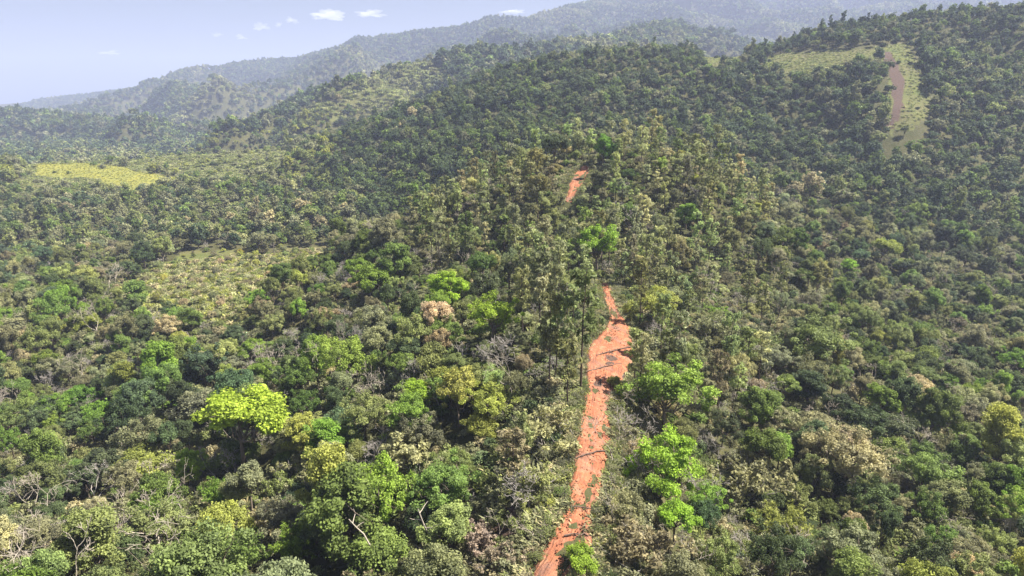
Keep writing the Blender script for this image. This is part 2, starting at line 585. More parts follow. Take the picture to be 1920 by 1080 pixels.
def trail(name, pts, label, seed):
    c = resample(pts, 0.45)
    m = len(c)
    d = np.gradient(c[:, :2], axis=0)
    d /= np.linalg.norm(d, axis=1)[:, None] + 1e-9
    nx, ny = d[:, 1], -d[:, 0]
    s = np.arange(m) * 0.45
    w = c[:, 2]
    wl = w * (1.12 + 0.75 * fbm(s / 6.5, s * 0, seed, 3) + 0.12 * fbm(s / 1.1, s * 0, seed + 7, 2))
    wr = w * (1.12 + 0.75 * fbm(s / 6.5, s * 0 + 5.3, seed + 3, 3) + 0.12 * fbm(s / 1.1, s * 0, seed + 9, 2))
    cols = np.linspace(-1, 1, 15)
    uvs = np.zeros((m, 15, 3))
    verts = np.zeros((m, 15, 3))
    for j, u in enumerate(cols):
        off = np.where(u < 0, u * wl, u * wr)
        x = c[:, 0] + nx * off
        y = c[:, 1] + ny * off
        z = ground_z(x, y) + 0.13
        z -= 0.16 * np.exp(-((u - 0.35 * np.sin(s / 9)) / 0.22) ** 2) * (0.5 + fbm(s / 4, s * 0, seed + 4, 2))
        z += 0.20 * fbm(x / 0.9, y / 0.9, seed, 3)
        if abs(u) > 0.99:
            z -= 0.55
        z += 0.30 * fbm(u * 2.2 + s * 0, s / 7.0, seed + 30, 3)
        verts[:, j] = np.c_[x, y, z]
        uvs[:, j] = np.c_[u * w, s, s * 0]
    id_ = np.arange(m * 15).reshape(m, 15)
    q = np.stack([id_[:-1, :-1], id_[:-1, 1:], id_[1:, 1:], id_[1:, :-1]], -1).reshape(-1, 4)
    pm = mesh_np(name, verts.reshape(-1, 3), q, None, M_CLAY, True)
    add_attr(pm, 'run', 'FLOAT_VECTOR', 'POINT', uvs.reshape(-1, 3).astype(np.float32))
    o = link(bpy.data.objects.new(name, pm))
    o['kind'] = 'structure'
    o['label'] = label
    return c


PATH = trail('path', path_pts(), 'red clay trail running along the ridge', 21)
FP = []
for px, py, Y, hw in ((1066, 372, 201, 8), (1074, 356, 207, 12), (1083, 340, 214, 16), (1093, 322, 222, 14), (1100, 312, 227, 8)):
    p = at_depth(px, py, Y)
    FP.append((p[0], p[1], hw * Y / CP / FPX))
PATH2 = trail('path', np.array(FP), 'upper end of the red clay trail on the knoll', 33)
PATH_ALL = np.vstack([PATH[:, :3], PATH2[:, :3]])
ppx, ppy, pf = project(PATH_ALL[:, 0], PATH_ALL[:, 1], ground_z(PATH_ALL[:, 0], PATH_ALL[:, 1]) + 0.1)


def path_dist(x, y):
    d = np.full(np.shape(x), 1e9)
    for i in range(0, len(PATH_ALL), 3):
        d = np.minimum(d, np.hypot(x - PATH_ALL[i, 0], y - PATH_ALL[i, 1]) - PATH_ALL[i, 2])
    return d


# ------------------------------------------------------------------ plant geometry
def tubes(segs, sides=5):
    """segs: list of polylines [(x,y,z,r),...] -> verts, quads"""
    vs_, qs = [], []
    base = 0
    ang = np.arange(sides) / sides * 2 * math.pi
    for pl in segs:
        pl = np.asarray(pl, float)
        m = len(pl)
        d = np.gradient(pl[:, :3], axis=0)
        d /= np.linalg.norm(d, axis=1)[:, None] + 1e-9
        ref = np.where(np.abs(d[:, 2:3]) > 0.9, np.array([[1.0, 0, 0]]), np.array([[0, 0, 1.0]]))
        u = np.cross(d, ref)
        u /= np.linalg.norm(u, axis=1)[:, None] + 1e-9
        v = np.cross(d, u)
        ring = pl[:, None, :3] + pl[:, None, 3:4] * (np.cos(ang)[None, :, None] * u[:, None] + np.sin(ang)[None, :, None] * v[:, None])
        vs_.append(ring.reshape(-1, 3))
        id_ = base + np.arange(m * sides).reshape(m, sides)
        j = np.roll(id_, -1, 1)
        qs.append(np.stack([id_[:-1], j[:-1], j[1:], id_[1:]], -1).reshape(-1, 4))
        base += m * sides
    return np.concatenate(vs_), np.concatenate(qs)


def leaf_cloud(rng, centers, radii, per, size, core, flat=0.75, elong=1.7, out=0.7, up=0.45, rnd=0.8, cshade=0.5):
    """leaf quads around clump centres"""
    centers = np.asarray(centers, float)
    k = len(centers)
    cs = rng.random(k)
    ci = np.repeat(np.arange(k), per)
    m = len(ci)
    d = rng.normal(size=(m, 3))
    d /= np.linalg.norm(d, axis=1)[:, None]
    rad = rng.random(m) ** 0.42
    p = centers[ci] + d * rad[:, None] * np.asarray(radii)[ci][:, None] * np.array([1, 1, flat])
    o = p - core
    o /= np.linalg.norm(o, axis=1)[:, None] + 1e-9
    nrm = o * out * 0.6 + d * out * 0.35 + np.array([0, 0, up]) + rng.normal(size=(m, 3)) * rnd * 0.75
    nrm /= np.linalg.norm(nrm, axis=1)[:, None] + 1e-9
    a = rng.normal(size=(m, 3))
    u = np.cross(nrm, a)
    u /= np.linalg.norm(u, axis=1)[:, None] + 1e-9
    v = np.cross(nrm, u)
    sz = size * (0.6 + 0.8 * rng.random(m))[:, None]
    L_, W_ = u * sz * 0.5 * elong, v * sz * 0.5
    droop = np.array([0, 0, -0.12]) * sz
    quad = np.stack([p + L_ + droop, p + W_, p - L_ + droop, p - W_], 1).reshape(-1, 3)
    q = np.arange(m * 4).reshape(m, 4)
    sh = np.clip(cs[ci] * cshade + rng.random(m) * (1 - cshade), 0, 1)
    return quad, q, np.repeat(sh, 4)


def crown_mesh(name, parts, mat):
    vs_, qs, sh = [], [], []
    b = 0
    for v, q, s in parts:
        vs_.append(v); qs.append(q + b); sh.append(s)
        b += len(v)
    me = mesh_np(name, np.concatenate(vs_), np.concatenate(qs), None, mat, False)
    add_attr(me, 'shade', 'FLOAT', 'POINT', np.concatenate(sh).astype(np.float32))
    return me


def bend(rng, a, b, r0, r1, k=5, wob=0.08):
    a = np.asarray(a, float); b = np.asarray(b, float)
    L_ = np.linalg.norm(b - a)
    t = np.linspace(0, 1, k)
    p = a + (b - a) * t[:, None]
    p[1:-1] += rng.normal(size=(k - 2, 3)) * L_ * wob
    return np.c_[p, r0 + (r1 - r0) * t]


def broadleaf(seed, kind='round', detail=1.0, leaf=0.30, per=70, nclump=58):
    """a tree 8 m tall with a crown of about 3.6 m radius; returns (trunk mesh, crown mesh)"""
    rng = np.random.default_rng(seed)
    hz, rx, rz = {'round': (5.2, 3.5, 2.7), 'open': (5.4, 3.7, 2.4), 'tall': (5.8, 2.8, 3.4), 'flat': (5.6, 4.0, 1.6), 'shrub': (1.9, 3.0, 1.9)}[kind]
    fork = {'round': 2.2, 'open': 2.6, 'tall': 2.2, 'flat': 3.4, 'shrub': 0.3}[kind]
    core = np.array([0, 0, hz - rz * 0.4])
    segs = [np.array([[0, 0, -1.2, .20], [0.03, 0, fork * .5, .17], [0.08, 0.05, fork, .145]])]
    nl = {'shrub': 11, 'flat': 9}.get(kind, 12)
    clumps, rads = [], []
    lobes = []
    for i in range(nl):
        az = i / nl * 2 * math.pi + rng.normal() * 0.3
        inc = rng.uniform(0.15, 1.3) if (i % 2 == 0 or kind in ('flat', 'shrub')) else rng.uniform(1.2, 2.15)
        q = rng.uniform(0.38, 1.02) if kind in ('open', 'tall') else rng.uniform(0.5, 0.92)
        lob = np.array([math.sin(inc) * math.cos(az) * rx * q, math.sin(inc) * math.sin(az) * rx * q, hz + (math.cos(inc) - 0.25) * rz * q])
        lobes.append((lob, rng.uniform(0.22, 0.60) * min(rx, rz + 0.6)))
        segs.append(bend(rng, (0.05, 0.05, fork - 0.1), lob, .10, .035))
        for j in range(2):
            e = lob + rng.normal(size=3) * lobes[-1][1] * 0.7
            segs.append(bend(rng, lob, e, .035, .012, 3))
    if kind != 'flat':
        lobes.append((np.array([rng.normal() * .4, rng.normal() * .4, hz + rz * 0.55]), 0.5 * min(rx, rz + .6)))
    for i in range(nclump):
        lob, lr = lobes[i % len(lobes)]
        d = rng.normal(size=3)
        d[2] = d[2] * 0.8 + 0.25
        d /= np.linalg.norm(d)
        clumps.append(lob + d * lr * rng.uniform(0.65, 1.12))
        rads.append(rng.uniform(0.42, 1.05) * (1.0 if kind != 'open' else 0.85) * (1.15 if detail < 0.5 else 1))
    parts = [leaf_cloud(rng, clumps, rads, max(3, int(per * detail)), leaf, core, cshade=0.62)]
    tv_, tq = tubes(segs, 5)
    return mesh_np('trunk', tv_, tq, None, M_BARK, True), crown_mesh('crown', parts, M_LEAF)


def pine(seed, detail=1.0, size=0.34):
    """sparse, wispy ridge pine, 12 m tall"""
    rng = np.random.default_rng(seed)
    h = 12.0
    lean = rng.normal(size=2) * 0.25
    t = np.linspace(0, 1, 7)
    trunk = np.c_[lean[0] * t ** 2 + rng.normal(size=7) * .04, lean[1] * t ** 2 + rng.normal(size=7) * .04, -1.2 + (h + 1.2) * t, 0.15 * (1 - t) + 0.025]
    segs = [trunk]
    tips, rads = [], []
    nb = 26
    for i in range(nb):
        f = rng.uniform(0.42, 0.97)
        z = h * f
        az = rng.random() * 2 * math.pi
        L_ = (2.0 - 0.75 * (f - 0.42) / 0.57) * rng.uniform(0.5, 1.2)
        b = np.array([lean[0] * f * f, lean[1] * f * f, z])
        e = b + np.array([math.cos(az) * L_, math.sin(az) * L_, L_ * rng.uniform(0.1, 0.6)])
        segs.append(bend(rng, b, e, .035, .01, 4))
        for q in (0.62, 1.0):
            tips.append(b + (e - b) * q + rng.normal(size=3) * 0.12)
            rads.append(rng.uniform(0.32, 0.6))
    tv_, tq = tubes(segs, 5)
    c = leaf_cloud(rng, tips, rads, max(3, int(18 * detail)), size, np.array([0, 0, h * 0.6]), 0.8, 3.4, 0.5, 0.35, 1.0)
    return mesh_np('trunk', tv_, tq, None, M_BARK_DARK, True), crown_mesh('crown', [c], M_NEEDLE)


def grow(rng, segs, p, d, L_, r, depth, spread, minr=0.012, up=0.12):
    k = 4
    pts = [(*p, r)]
    q = np.array(p, float)
    dd = np.array(d, float)
    for i in range(k):
        dd = dd + rng.normal(size=3) * 0.16 + np.array([0, 0, up * 0.3])
        dd /= np.linalg.norm(dd)
        q = q + dd * L_ / k
        pts.append((*q, max(minr, r * (1 - 0.42 * (i + 1) / k))))
    segs.append(np.array(pts))
    if depth <= 0:
        return
    nb = rng.integers(2, 4)
    for i in range(nb):
        a = rng.normal(size=3)
        e = dd + a / np.linalg.norm(a) * spread
        e /= np.linalg.norm(e)
        s = pts[-1 - int(rng.integers(0, 2))]
        grow(rng, segs, s[:3], e, L_ * rng.uniform(0.55, 0.82), max(minr, s[3] * 0.72), depth - 1, spread, minr, up)


def bare(seed, h=7.0, depth=4, spread=0.75, r=0.13, lean=(0, 0), mat=None, minr=0.014, up=0.12, stems=1):
    rng = np.random.default_rng(seed)
    segs = []
    for i in range(stems):
        off = rng.normal(size=2) * (0.35 if stems > 1 else 0)
        d = np.array([lean[0] + rng.normal() * (0.35 if stems > 1 else 0.05), lean[1] + rng.normal() * (0.35 if stems > 1 else 0.05), 1.0])
        grow(rng, segs, (off[0], off[1], -0.6), d / np.linalg.norm(d), h * 0.42, r, depth, spread, minr, up)
    big = [s for s in segs if s[0, 3] > r * 0.45]
    small = [s for s in segs if s[0, 3] <= r * 0.45]
    v1, q1 = tubes(big, 6)
    v2, q2 = tubes(small, 4) if small else (None, None)
    return (mesh_np('trunk', v1, q1, None, mat or M_DEAD, True),
            mesh_np('branches', v2, q2, None, mat or M_DEAD, True) if small else None)


def twiggy(seed, dens=24):
    """dry thicket: fine grey stems with sparse leaves; 3 m radius, 4 m tall"""
    rng = np.random.default_rng(seed)
    segs = []
    for i in range(9):
        a = rng.random() * 2 * math.pi
        rr_ = rng.uniform(0, 1.6)
        d = np.array([math.cos(a) * .5, math.sin(a) * .5, 1.0])
        grow(rng, segs, (math.cos(a) * rr_, math.sin(a) * rr_, -0.5), d / np.linalg.norm(d), 1.7, 0.055, 3, 0.85, 0.016, 0.1)
    tv_, tq = tubes(segs, 4)
    ends = np.array([s[-1, :3] for s in segs if s[0, 3] < 0.04])
    pick = rng.choice(len(ends), min(len(ends), 150), replace=False)
    c = leaf_cloud(rng, ends[pick], rng.uniform(0.25, 0.5, len(pick)), dens, 0.17, np.array([0, 0, 1.0]), 0.8, 1.8, 0.5, 0.4, 1.0)
    return mesh_np('stems', tv_, tq, None, M_GREYWOOD, True), crown_mesh('crown', [c], M_LEAF)


def feathery(seed):
    """arching many-stemmed clump with fine drooping leaves (bamboo-like), 3.4 m radius, 6 m tall"""
    rng = np.random.default_rng(seed)
    segs, cen, rad = [], [], []
    for i in range(46):
        az = rng.random() * 2 * math.pi
        sp = rng.uniform(0.3, 1.0)
        L_ = rng.uniform(4.5, 6.6)
        t = np.linspace(0, 1, 8)
        out = sp * 3.4 * t ** 1.8
        z = L_ * (t - 0.42 * sp * t ** 3)
        pl = np.c_[math.cos(az) * out + rng.normal() * .15, math.sin(az) * out + rng.normal() * .15, z - 0.5, 0.035 * (1 - t) + 0.008]
        segs.append(pl)
        for q in np.linspace(0.35, 1, 11):
            k = q * 7
            j = min(6, int(k))
            p = pl[j, :3] + (pl[j + 1, :3] - pl[j, :3]) * (k - j)
            cen.append(p + rng.normal(size=3) * .12)
            rad.append(rng.uniform(0.22, 0.42))
    tv_, tq = tubes(segs, 4)
    c = leaf_cloud(rng, cen, rad, 16, 0.10, np.array([0, 0, 2.5]), 0.9, 4.0, 0.6, 0.3, 0.8, 0.4)
    return mesh_np('stems', tv_, tq, None, M_BARK, True), crown_mesh('crown', [c], M_LEAF)


def tuft(seed):
    """knee-high grass / fern tussock, 0.9 m radius"""
    rng = np.random.default_rng(seed)
    m = 60
    az = rng.random(m) * 2 * math.pi
    b = np.c_[rng.normal(size=(m, 2)) * 0.45, np.full(m, -0.15)]
    o = np.c_[np.cos(az), np.sin(az), np.zeros(m)]
    L_ = rng.uniform(0.4, 1.0, m)[:, None]
    mid = b + np.array([0, 0, 1]) * L_ * 0.7 + o * L_ * 0.25
    tip = b + np.array([0, 0, 1]) * L_ * 0.85 + o * L_ * 0.75
    s = np.c_[-np.sin(az), np.cos(az), np.zeros(m)] * 0.09
    v = np.stack([b, mid + s, tip, mid - s], 1).reshape(-1, 3)
    me = mesh_np('grass', v, np.arange(m * 4).reshape(m, 4), None, M_LEAF, False)
    add_attr(me, 'shade', 'FLOAT', 'POINT', np.repeat(rng.random(m), 4).astype(np.float32))
    return me


def merged(name, a, b):
    """one mesh of two (for the uncountable far forest only)"""
    vs_, qs, mi, sh = [], [], [], []
    base = 0
    for k, me in enumerate((a, b)):
        nv = len(me.vertices)
        v = np.zeros(nv * 3, np.float32); me.vertices.foreach_get('co', v)
        q = np.zeros(len(me.loops), np.int32); me.loops.foreach_get('vertex_index', q)
        vs_.append(v.reshape(-1, 3)); qs.append(q.reshape(-1, 4) + base)
        mi.append(np.full(len(q) // 4, k, np.int32))
        s = np.full(nv, 0.5, np.float32)
        if 'shade' in me.attributes:
            me.attributes['shade'].data.foreach_get('value', s)
        sh.append(s)
        base += nv
    me = mesh_np(name, np.concatenate(vs_), np.concatenate(qs))
    me.materials.append(a.materials[0]); me.materials.append(b.materials[0])
    me.polygons.foreach_set('material_index', np.concatenate(mi))
    add_attr(me, 'shade', 'FLOAT', 'POINT', np.concatenate(sh))
    return me


# prototypes: near quality
PROTO = {
    'round': [broadleaf(s, 'round', 1, 0.155, 200, 100) for s in (1, 2, 3)],
    'open': [broadleaf(s, 'open', 1, 0.145, 130, 92) for s in (11, 12, 13)],
    'tall': [broadleaf(s, 'tall', 1, 0.155, 185, 92) for s in (21, 22)],
    'flat': [broadleaf(s, 'flat', 1, 0.155, 205, 80) for s in (31, 32)],
    'shrub': [broadleaf(s, 'shrub', 1, 0.14, 175, 78) for s in (41, 42, 43)],
    'pine': [pine(s, 1.0, 0.24) for s in (51, 52, 53, 54)],
    'twiggy': [twiggy(s) for s in (61, 62, 63)],
    'feathery': [feathery(s) for s in (71, 72)],
    'bare': [bare(s, 7.0, 5, 0.8, 0.11, (0, 0), M_DEAD, 0.017) for s in (81, 82, 83, 84)],
    'greybare': [bare(s, 5.0, 5, 0.9, 0.08, (0, 0), M_GREYWOOD, 0.016, 0.15, 3) for s in (91, 92, 93)],
}
# crown centre height, crown half width, overall height of each kind as built (metres)
DIM = {'round': (5.2, 3.4, 8.0), 'open': (5.4, 3.5, 7.8), 'tall': (5.8, 2.8, 9.0), 'flat': (5.6, 3.8, 7.2), 'shrub': (2.0, 2.9, 4.0),
       'pine': (8.4, 1.9, 12.2), 'twiggy': (2.6, 2.6, 4.4), 'feathery': (3.6, 3.2, 6.0), 'bare': (4.5, 2.2, 8.0), 'greybare': (3.5, 2.0, 6.0)}

TINT = {
    'lime green': (0.230, 0.345, 0.040), 'fresh green': (0.158, 0.250, 0.042), 'mid green': (0.130, 0.185, 0.048),
    'dark green': (0.078, 0.108, 0.048), 'olive green': (0.172, 0.200, 0.074), 'yellow-green': (0.245, 0.265, 0.065),
    'grey-green': (0.195, 0.205, 0.120), 'brown-green': (0.188, 0.196, 0.108), 'tan': (0.30, 0.272, 0.165), 'bluish green': (0.075, 0.110, 0.058),
    'pinkish brown': (0.235, 0.200, 0.150), 'pale olive': (0.218, 0.248, 0.105), 'straw green': (0.268, 0.278, 0.142), 'lime yellow': (0.255, 0.258, 0.062),
}
TINT = {k: tuple(c * 1.15 for c in v) for k, v in TINT.items()}


def jitter(t, rng, a=0.12):
    f = 1 + rng.normal() * a
    return tuple(float(max(0.01, c * f * (1 + rng.normal() * 0.05))) for c in t)


# ------------------------------------------------------------------ placing
def hit(px, py, up=0.0):
    """where the sight line of a pixel meets the terrain raised by `up`"""
    d = ray_dir(px, py)
    t = np.exp(np.linspace(math.log(40), math.log(1500), 2200))
    X, Y, Z = d[0] * t, d[1] * t, H + d[2] * t
    g = ground_z(X, Y) + up
    k = np.argmax(Z < g)
    return X[k], Y[k], float(ground_z(X[k:k + 1], Y[k:k + 1])[0])


ITEMS = []   # dicts: kind, x,y,z, scale(xy), scale(z), tint name, rgb, label, px,py,wpx, lm


def add_item(kind, x, y, z, s, sz, tint, rgb, label=None, lm=None, hand=False, var=None):
    ch, cw, hh = DIM[kind]
    px, py, f = project(np.array(x), np.array(y), np.array(z + ch * sz))
    ITEMS.append(dict(kind=kind, x=float(x), y=float(y), z=float(z), s=s, sz=sz, tint=tint, rgb=rgb, label=label, lm=lm, hand=hand,
                      px=float(px), py=float(py), f=float(f), w=cw * s * FPX / float(f), var=var))


# trees one can point at in the photograph: crown centre, crown width, kind, colour, label, short way to refer to it
HAND = [
    (1122, 455, 88, 'open', 'lime green', 'bright green tree where the red trail vanishes uphill among the pines', 'the bright tree at the trail head'),
    (845, 540, 66, 'round', 'lime green', 'small round lime tree, brightest crown on the slope left of the trail', 'the small round lime tree'),
    (922, 590, 96, 'open', 'lime green', 'larger lime tree just downhill of the small round lime one', 'the larger lime tree'),
    (690, 522, 68, 'round', 'fresh green', 'fresh green rounded tree at the edge of the yellow clearing', 'the fresh green tree by the clearing'),
    (745, 492, 62, 'tall', 'mid green', 'deeper green taller tree beside the fresh green tree by the clearing', 'the tall green tree by the clearing'),
    (815, 386, 36, 'round', 'yellow-green', 'small yellow-green tree on the shoulder of the pine knoll', 'the yellow-green tree on the knoll shoulder'),
    (447, 790, 170, 'flat', 'lime green', 'broad lime tree with a spreading clumped crown on the lower slope', 'the broad lime tree'),
    (495, 700, 58, 'round', 'fresh green', 'round fresh green tree uphill of the broad lime tree', 'the round tree over the broad lime'),
    (362, 870, 52, 'tall', 'lime green', 'narrow lime tree downhill of the broad lime tree', 'the narrow lime tree'),
    (600, 828, 72, 'tall', 'fresh green', 'upright green tree with a black shadow under it', 'the upright green tree'),
    (640, 668, 104, 'open', 'fresh green', 'wide pale green tree with an airy crown in mid slope', 'the wide airy green tree'),
    (775, 738, 54, 'tall', 'lime green', 'slender lime tree beside a dark gap in the canopy', 'the slender lime tree'),
    (912, 745, 80, 'open', 'yellow-green', 'yellow-olive tree beside the dark gap in the canopy', 'the yellow-olive tree'),
    (1258, 868, 138, 'open', 'lime green', 'large vivid green tree overhanging the trail side', 'the large vivid tree'),
    (1268, 968, 92, 'flat', 'lime green', 'vivid green lower tree touching the large vivid one', 'the vivid lower tree'),
    (1250, 728, 135, 'open', 'fresh green', 'sprawling mid green tree at the eroded trail bend', 'the sprawling tree at the trail bend'),
    (1240, 565, 80, 'open', 'yellow-green', 'yellowish leafy tree right of the narrow upper trail', 'the yellowish tree right of the trail'),
    (1288, 402, 44, 'round', 'fresh green', 'small green tree among pines on the right side of the knoll', 'the small green tree on the knoll'),
    (1652, 466, 56, 'flat', 'yellow-green', 'bright yellow flat-topped tree in the dark right-hand valley', 'the bright yellow valley tree'),
    (1592, 497, 28, 'round', 'lime green', 'tiny lime crown just below the bright yellow valley tree', 'the tiny lime crown'),
    (1535, 642, 118, 'open', 'olive green', 'wide olive tree with a sunlit top on the right slope', 'the wide olive tree'),
    (1642, 748, 64, 'round', 'fresh green', 'round green tree downhill of the wide olive tree', 'the round tree below the olive'),
    (1475, 970, 115, 'feathery', 'yellow-green', 'arching feathery shrub clump at the bottom right corner', 'the feathery clump'),
    (1085, 1050, 70, 'shrub', 'lime green', 'low lime bush growing into the trail at the bottom edge', 'the lime bush on the trail'),
    (655, 945, 158, 'round', 'mid green', 'massive mid green crown over the leaning dead trunks', 'the massive green crown'),
    (440, 1035, 150, 'feathery', 'mid green', 'huge feathery green clump filling the bottom edge', 'the huge feathery clump'),
    (545, 1010, 130, 'feathery', 'fresh green', 'second feathery green clump, next to the huge one at the bottom', 'the second feathery clump'),
    (905, 1000, 90, 'twiggy', 'pinkish brown', 'pinkish brown dead brush beside the stubbed dead trunk', 'the pinkish dead brush'),
    (950, 1035, 80, 'twiggy', 'pinkish brown', 'pinkish dry brush at the bottom edge close to the trail', 'the pinkish brush by the trail'),
    (885, 1050, 80, 'twiggy', 'brown-green', 'brown brush at the very bottom below the pinkish brush', 'the bottom brown brush'),
    (835, 908, 112, 'open', 'mid green', 'bushy green tree uphill of the dead trunk with stubs', 'the bushy tree over the stubs'),
    (268, 872, 92, 'shrub', 'yellow-green', 'yellow-green shrub beside the narrow lime tree', 'the yellow-green shrub'),
    (418, 985, 100, 'shrub', 'yellow-green', 'low yellow-green shrub under the black canopy hole', 'the low yellow shrub'),
    (1725, 880, 96, 'open', 'mid green', 'green layered tree at the right edge of the slope', 'the layered right-edge tree'),
    (1595, 860, 130, 'open', 'tan', 'pale tan leafy tree, half dry, on the lower right slope', 'the pale tan tree'),
    (1040, 274, 66, 'flat', 'dark green', 'dark flat-crowned tree on the skyline of the knoll', 'the dark knoll-top tree'),
    (1130, 276, 40, 'tall', 'fresh green', 'fresh green young tree on top of the knoll', 'the young knoll-top tree'),
    (1395, 872, 130, 'twiggy', 'grey-green', 'big grey twiggy thicket right of the large vivid tree', 'the grey twiggy thicket'),
    (772, 828, 116, 'twiggy', 'tan', 'dry tan thicket in the middle of the left slope', 'the dry tan thicket'),
    (900, 800, 70, 'shrub', 'yellow-green', 'pale yellow shrub left of the trail', 'the pale yellow shrub'),
    (560, 860, 90, 'twiggy', 'brown-green', 'brownish dry thicket below the upright green tree', 'the brownish thicket'),
    (1030, 800, 110, 'twiggy', 'straw green', 'pale dry scrub hugging the left side of the trail', 'the pale scrub by the trail'),
    (1010, 890, 100, 'twiggy', 'pale olive', 'greenish dry scrub left of the lowest trail stretch', 'the greenish scrub by the trail'),
    (1010, 330, 50, 'pine', 'olive green', 'olive pine on the knoll left of the far red patch', 'the pine by the far red patch'),
    (700, 1040, 130, 'shrub', 'mid green', 'green bush at the foot of the leaning dead trunk', 'the bush under the dead trunk'),
    (225, 1040, 90, 'shrub', 'dark green', 'dark bush under the sprawling dead tree', 'the bush under the sprawling dead tree'),
    (1190, 1010, 150, 'twiggy', 'grey-green', 'wispy grey scrub at the bottom edge right of the trail', 'the wispy grey scrub'),
    (1330, 610, 90, 'twiggy', 'brown-green', 'brown twiggy thicket uphill of the sprawling tree', 'the brown twiggy thicket'),
    (1152, 716, 30, 'shrub', 'yellow-green', 'small yellow-green bush growing in the middle of the trail bend', 'the bush in the trail bend'),
    (380, 770, 100, 'shrub', 'brown-green', 'smooth brown-olive shrub beside the broad lime tree', 'the brown-olive shrub'),
]
rngh = np.random.default_rng(5)
for px, py, w, kind, tint, label, lm in HAND:
    ch, cw, hh = DIM[kind]
    s = 1.0
    for it in range(5):
        x, y, z = hit(px, py, ch * s * 0.9)
        f = y / CP
        s_ = w / FPX * (y * CP - (z + ch * s - H) * SP) / (2 * cw)
        s = 0.5 * s + 0.5 * s_
    add_item(kind, x, y, z - 0.1, s, s * 0.95, tint, jitter(TINT[tint], rngh, 0.05), label, lm, True)

# pines with visible trunks along the trail: foot pixel, height in pixels
PINES = [
    (1088, 728, 225, 'olive green', 'tall dark pine standing at the left trail edge', 'the tall trail-side pine'),
    (1040, 722, 170, 'olive green', 'thin pine a few steps left of the tall trail-side pine', 'the thin pine left of the trail'),
    (1268, 735, 150, 'brown-green', 'leaning pine with bare dark trunk behind the sprawling tree', 'the leaning right-hand pine'),
    (1042, 640, 140, 'brown-green', 'wispy pine behind the tall trail-side pine', 'the wispy trail pine'),
    (1185, 500, 110, 'grey-green', 'greyish pine right beside the bright trail-head tree', 'the greyish trail-head pine'),
    (1232, 520, 115, 'brown-green', 'thin brownish pine right of the trail head', 'the brownish trail-head pine'),
    (1345, 790, 140, 'brown-green', 'slim pine standing between the vivid tree and the olive tree', 'the slim right-hand pine'),
    (1010, 560, 120, 'olive green', 'olive pine uphill of the larger lime tree', 'the olive pine above the lime tree'),
    (960, 500, 110, 'brown-green', 'brownish pine on the crest left of the trail head', 'the brownish crest pine'),
]
for px, py, hpx, tint, label, lm in PINES:
    x, y, z = hit(px, py, 0.3)
    f = y * CP - (z - H) * SP
    s = hpx * f / FPX / 12.2 / 0.93
    add_item('pine', x, y, z, s * 0.72, s, tint, jitter(TINT[tint], rngh, 0.05), label, lm, True)

NH = len(ITEMS)
hx = np.array([(i['px'], i['py'], i['w'], i['f']) for i in ITEMS] +
              [(235, 985, 90, 64), (195, 930, 50, 72), (805, 1005, 52, 60), (715, 1020, 50, 58), (605, 930, 30, 72), (372, 650, 22, 140), (825, 745, 40, 95),
               (938, 660, 40, 100), (962, 700, 36, 96), (876, 655, 34, 105), (1180, 400, 36, 185), (880, 388, 30, 190)])

# ---- the rest of the canopy: a jittered grid of crowns with local palettes
PAL_LEFT = [('olive green', 5), ('mid green', 4), ('dark green', 3), ('grey-green', 3), ('brown-green', 3), ('fresh green', 2.2), ('yellow-green', 1.2), ('tan', 1.6)]
PAL_DEEP = [('mid green', 4), ('dark green', 6), ('olive green', 3), ('grey-green', 2), ('bluish green', 1.5), ('brown-green', 1), ('fresh green', .5)]
PAL_RIGHT = [('olive green', 5), ('mid green', 3), ('dark green', 3), ('grey-green', 4), ('brown-green', 3.5), ('fresh green', .8), ('yellow-green', .8), ('tan', 1)]
PAL_KNOLL = [('pale olive', 7), ('straw green', 4), ('brown-green', 2.5), ('grey-green', 2), ('yellow-green', 1.2), ('olive green', 2), ('mid green', .8)]
PAL_RIDGE = [('pale olive', 5), ('straw green', 4), ('grey-green', 4), ('tan', 2.5), ('olive green', 3), ('yellow-green', 1.6), ('fresh green', .8), ('brown-green', 2)]
PAL_DARK = [('dark green', 8), ('bluish green', 2), ('mid green', 3), ('grey-green', 1.5), ('olive green', 1.5)]
PAL_VALLEY = [('dark green', 3), ('bluish green', 2), ('mid green', 2.5), ('grey-green', 3), ('olive green', 5), ('brown-green', 2), ('tan', .7), ('straw green', 1)]
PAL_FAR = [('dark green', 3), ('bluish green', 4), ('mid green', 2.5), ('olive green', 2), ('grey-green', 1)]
PAL_CLEAR = [('yellow-green', 2), ('olive green', 4), ('brown-green', 3), ('tan', 2)]


def pick(rng, pal):
    w = np.array([p[1] for p in pal], float)
    return pal[int(rng.choice(len(pal), p=w / w.sum()))][0]


KNOLL = [(760, 400), (820, 330), (920, 285), (1040, 235), (1250, 235), (1440, 300), (1460, 400), (1400, 480), (1300, 560), (1180, 600), (1000, 600), (900, 500), (800, 470)]


RIDGETOP = [(930, 600), (980, 480), (1180, 420), (1400, 470), (1480, 560), (1420, 720), (1330, 800), (1230, 1080), (930, 1080), (960, 800), (900, 690)]


def zone(px, py, y):
    if y < 290 and in_poly(np.array(px), np.array(py), KNOLL):
        return 'knoll'
    if y < 190 and in_poly(np.array(px), np.array(py), RIDGETOP):
        return 'ridge'
    if y < 210:
        return 'left' if px < 1120 else 'right'
    if px > 620 + (y - 210) * 0.0 and y > 280 and (px > 1400 or py < 330):
        return 'dark'
    return 'valley'


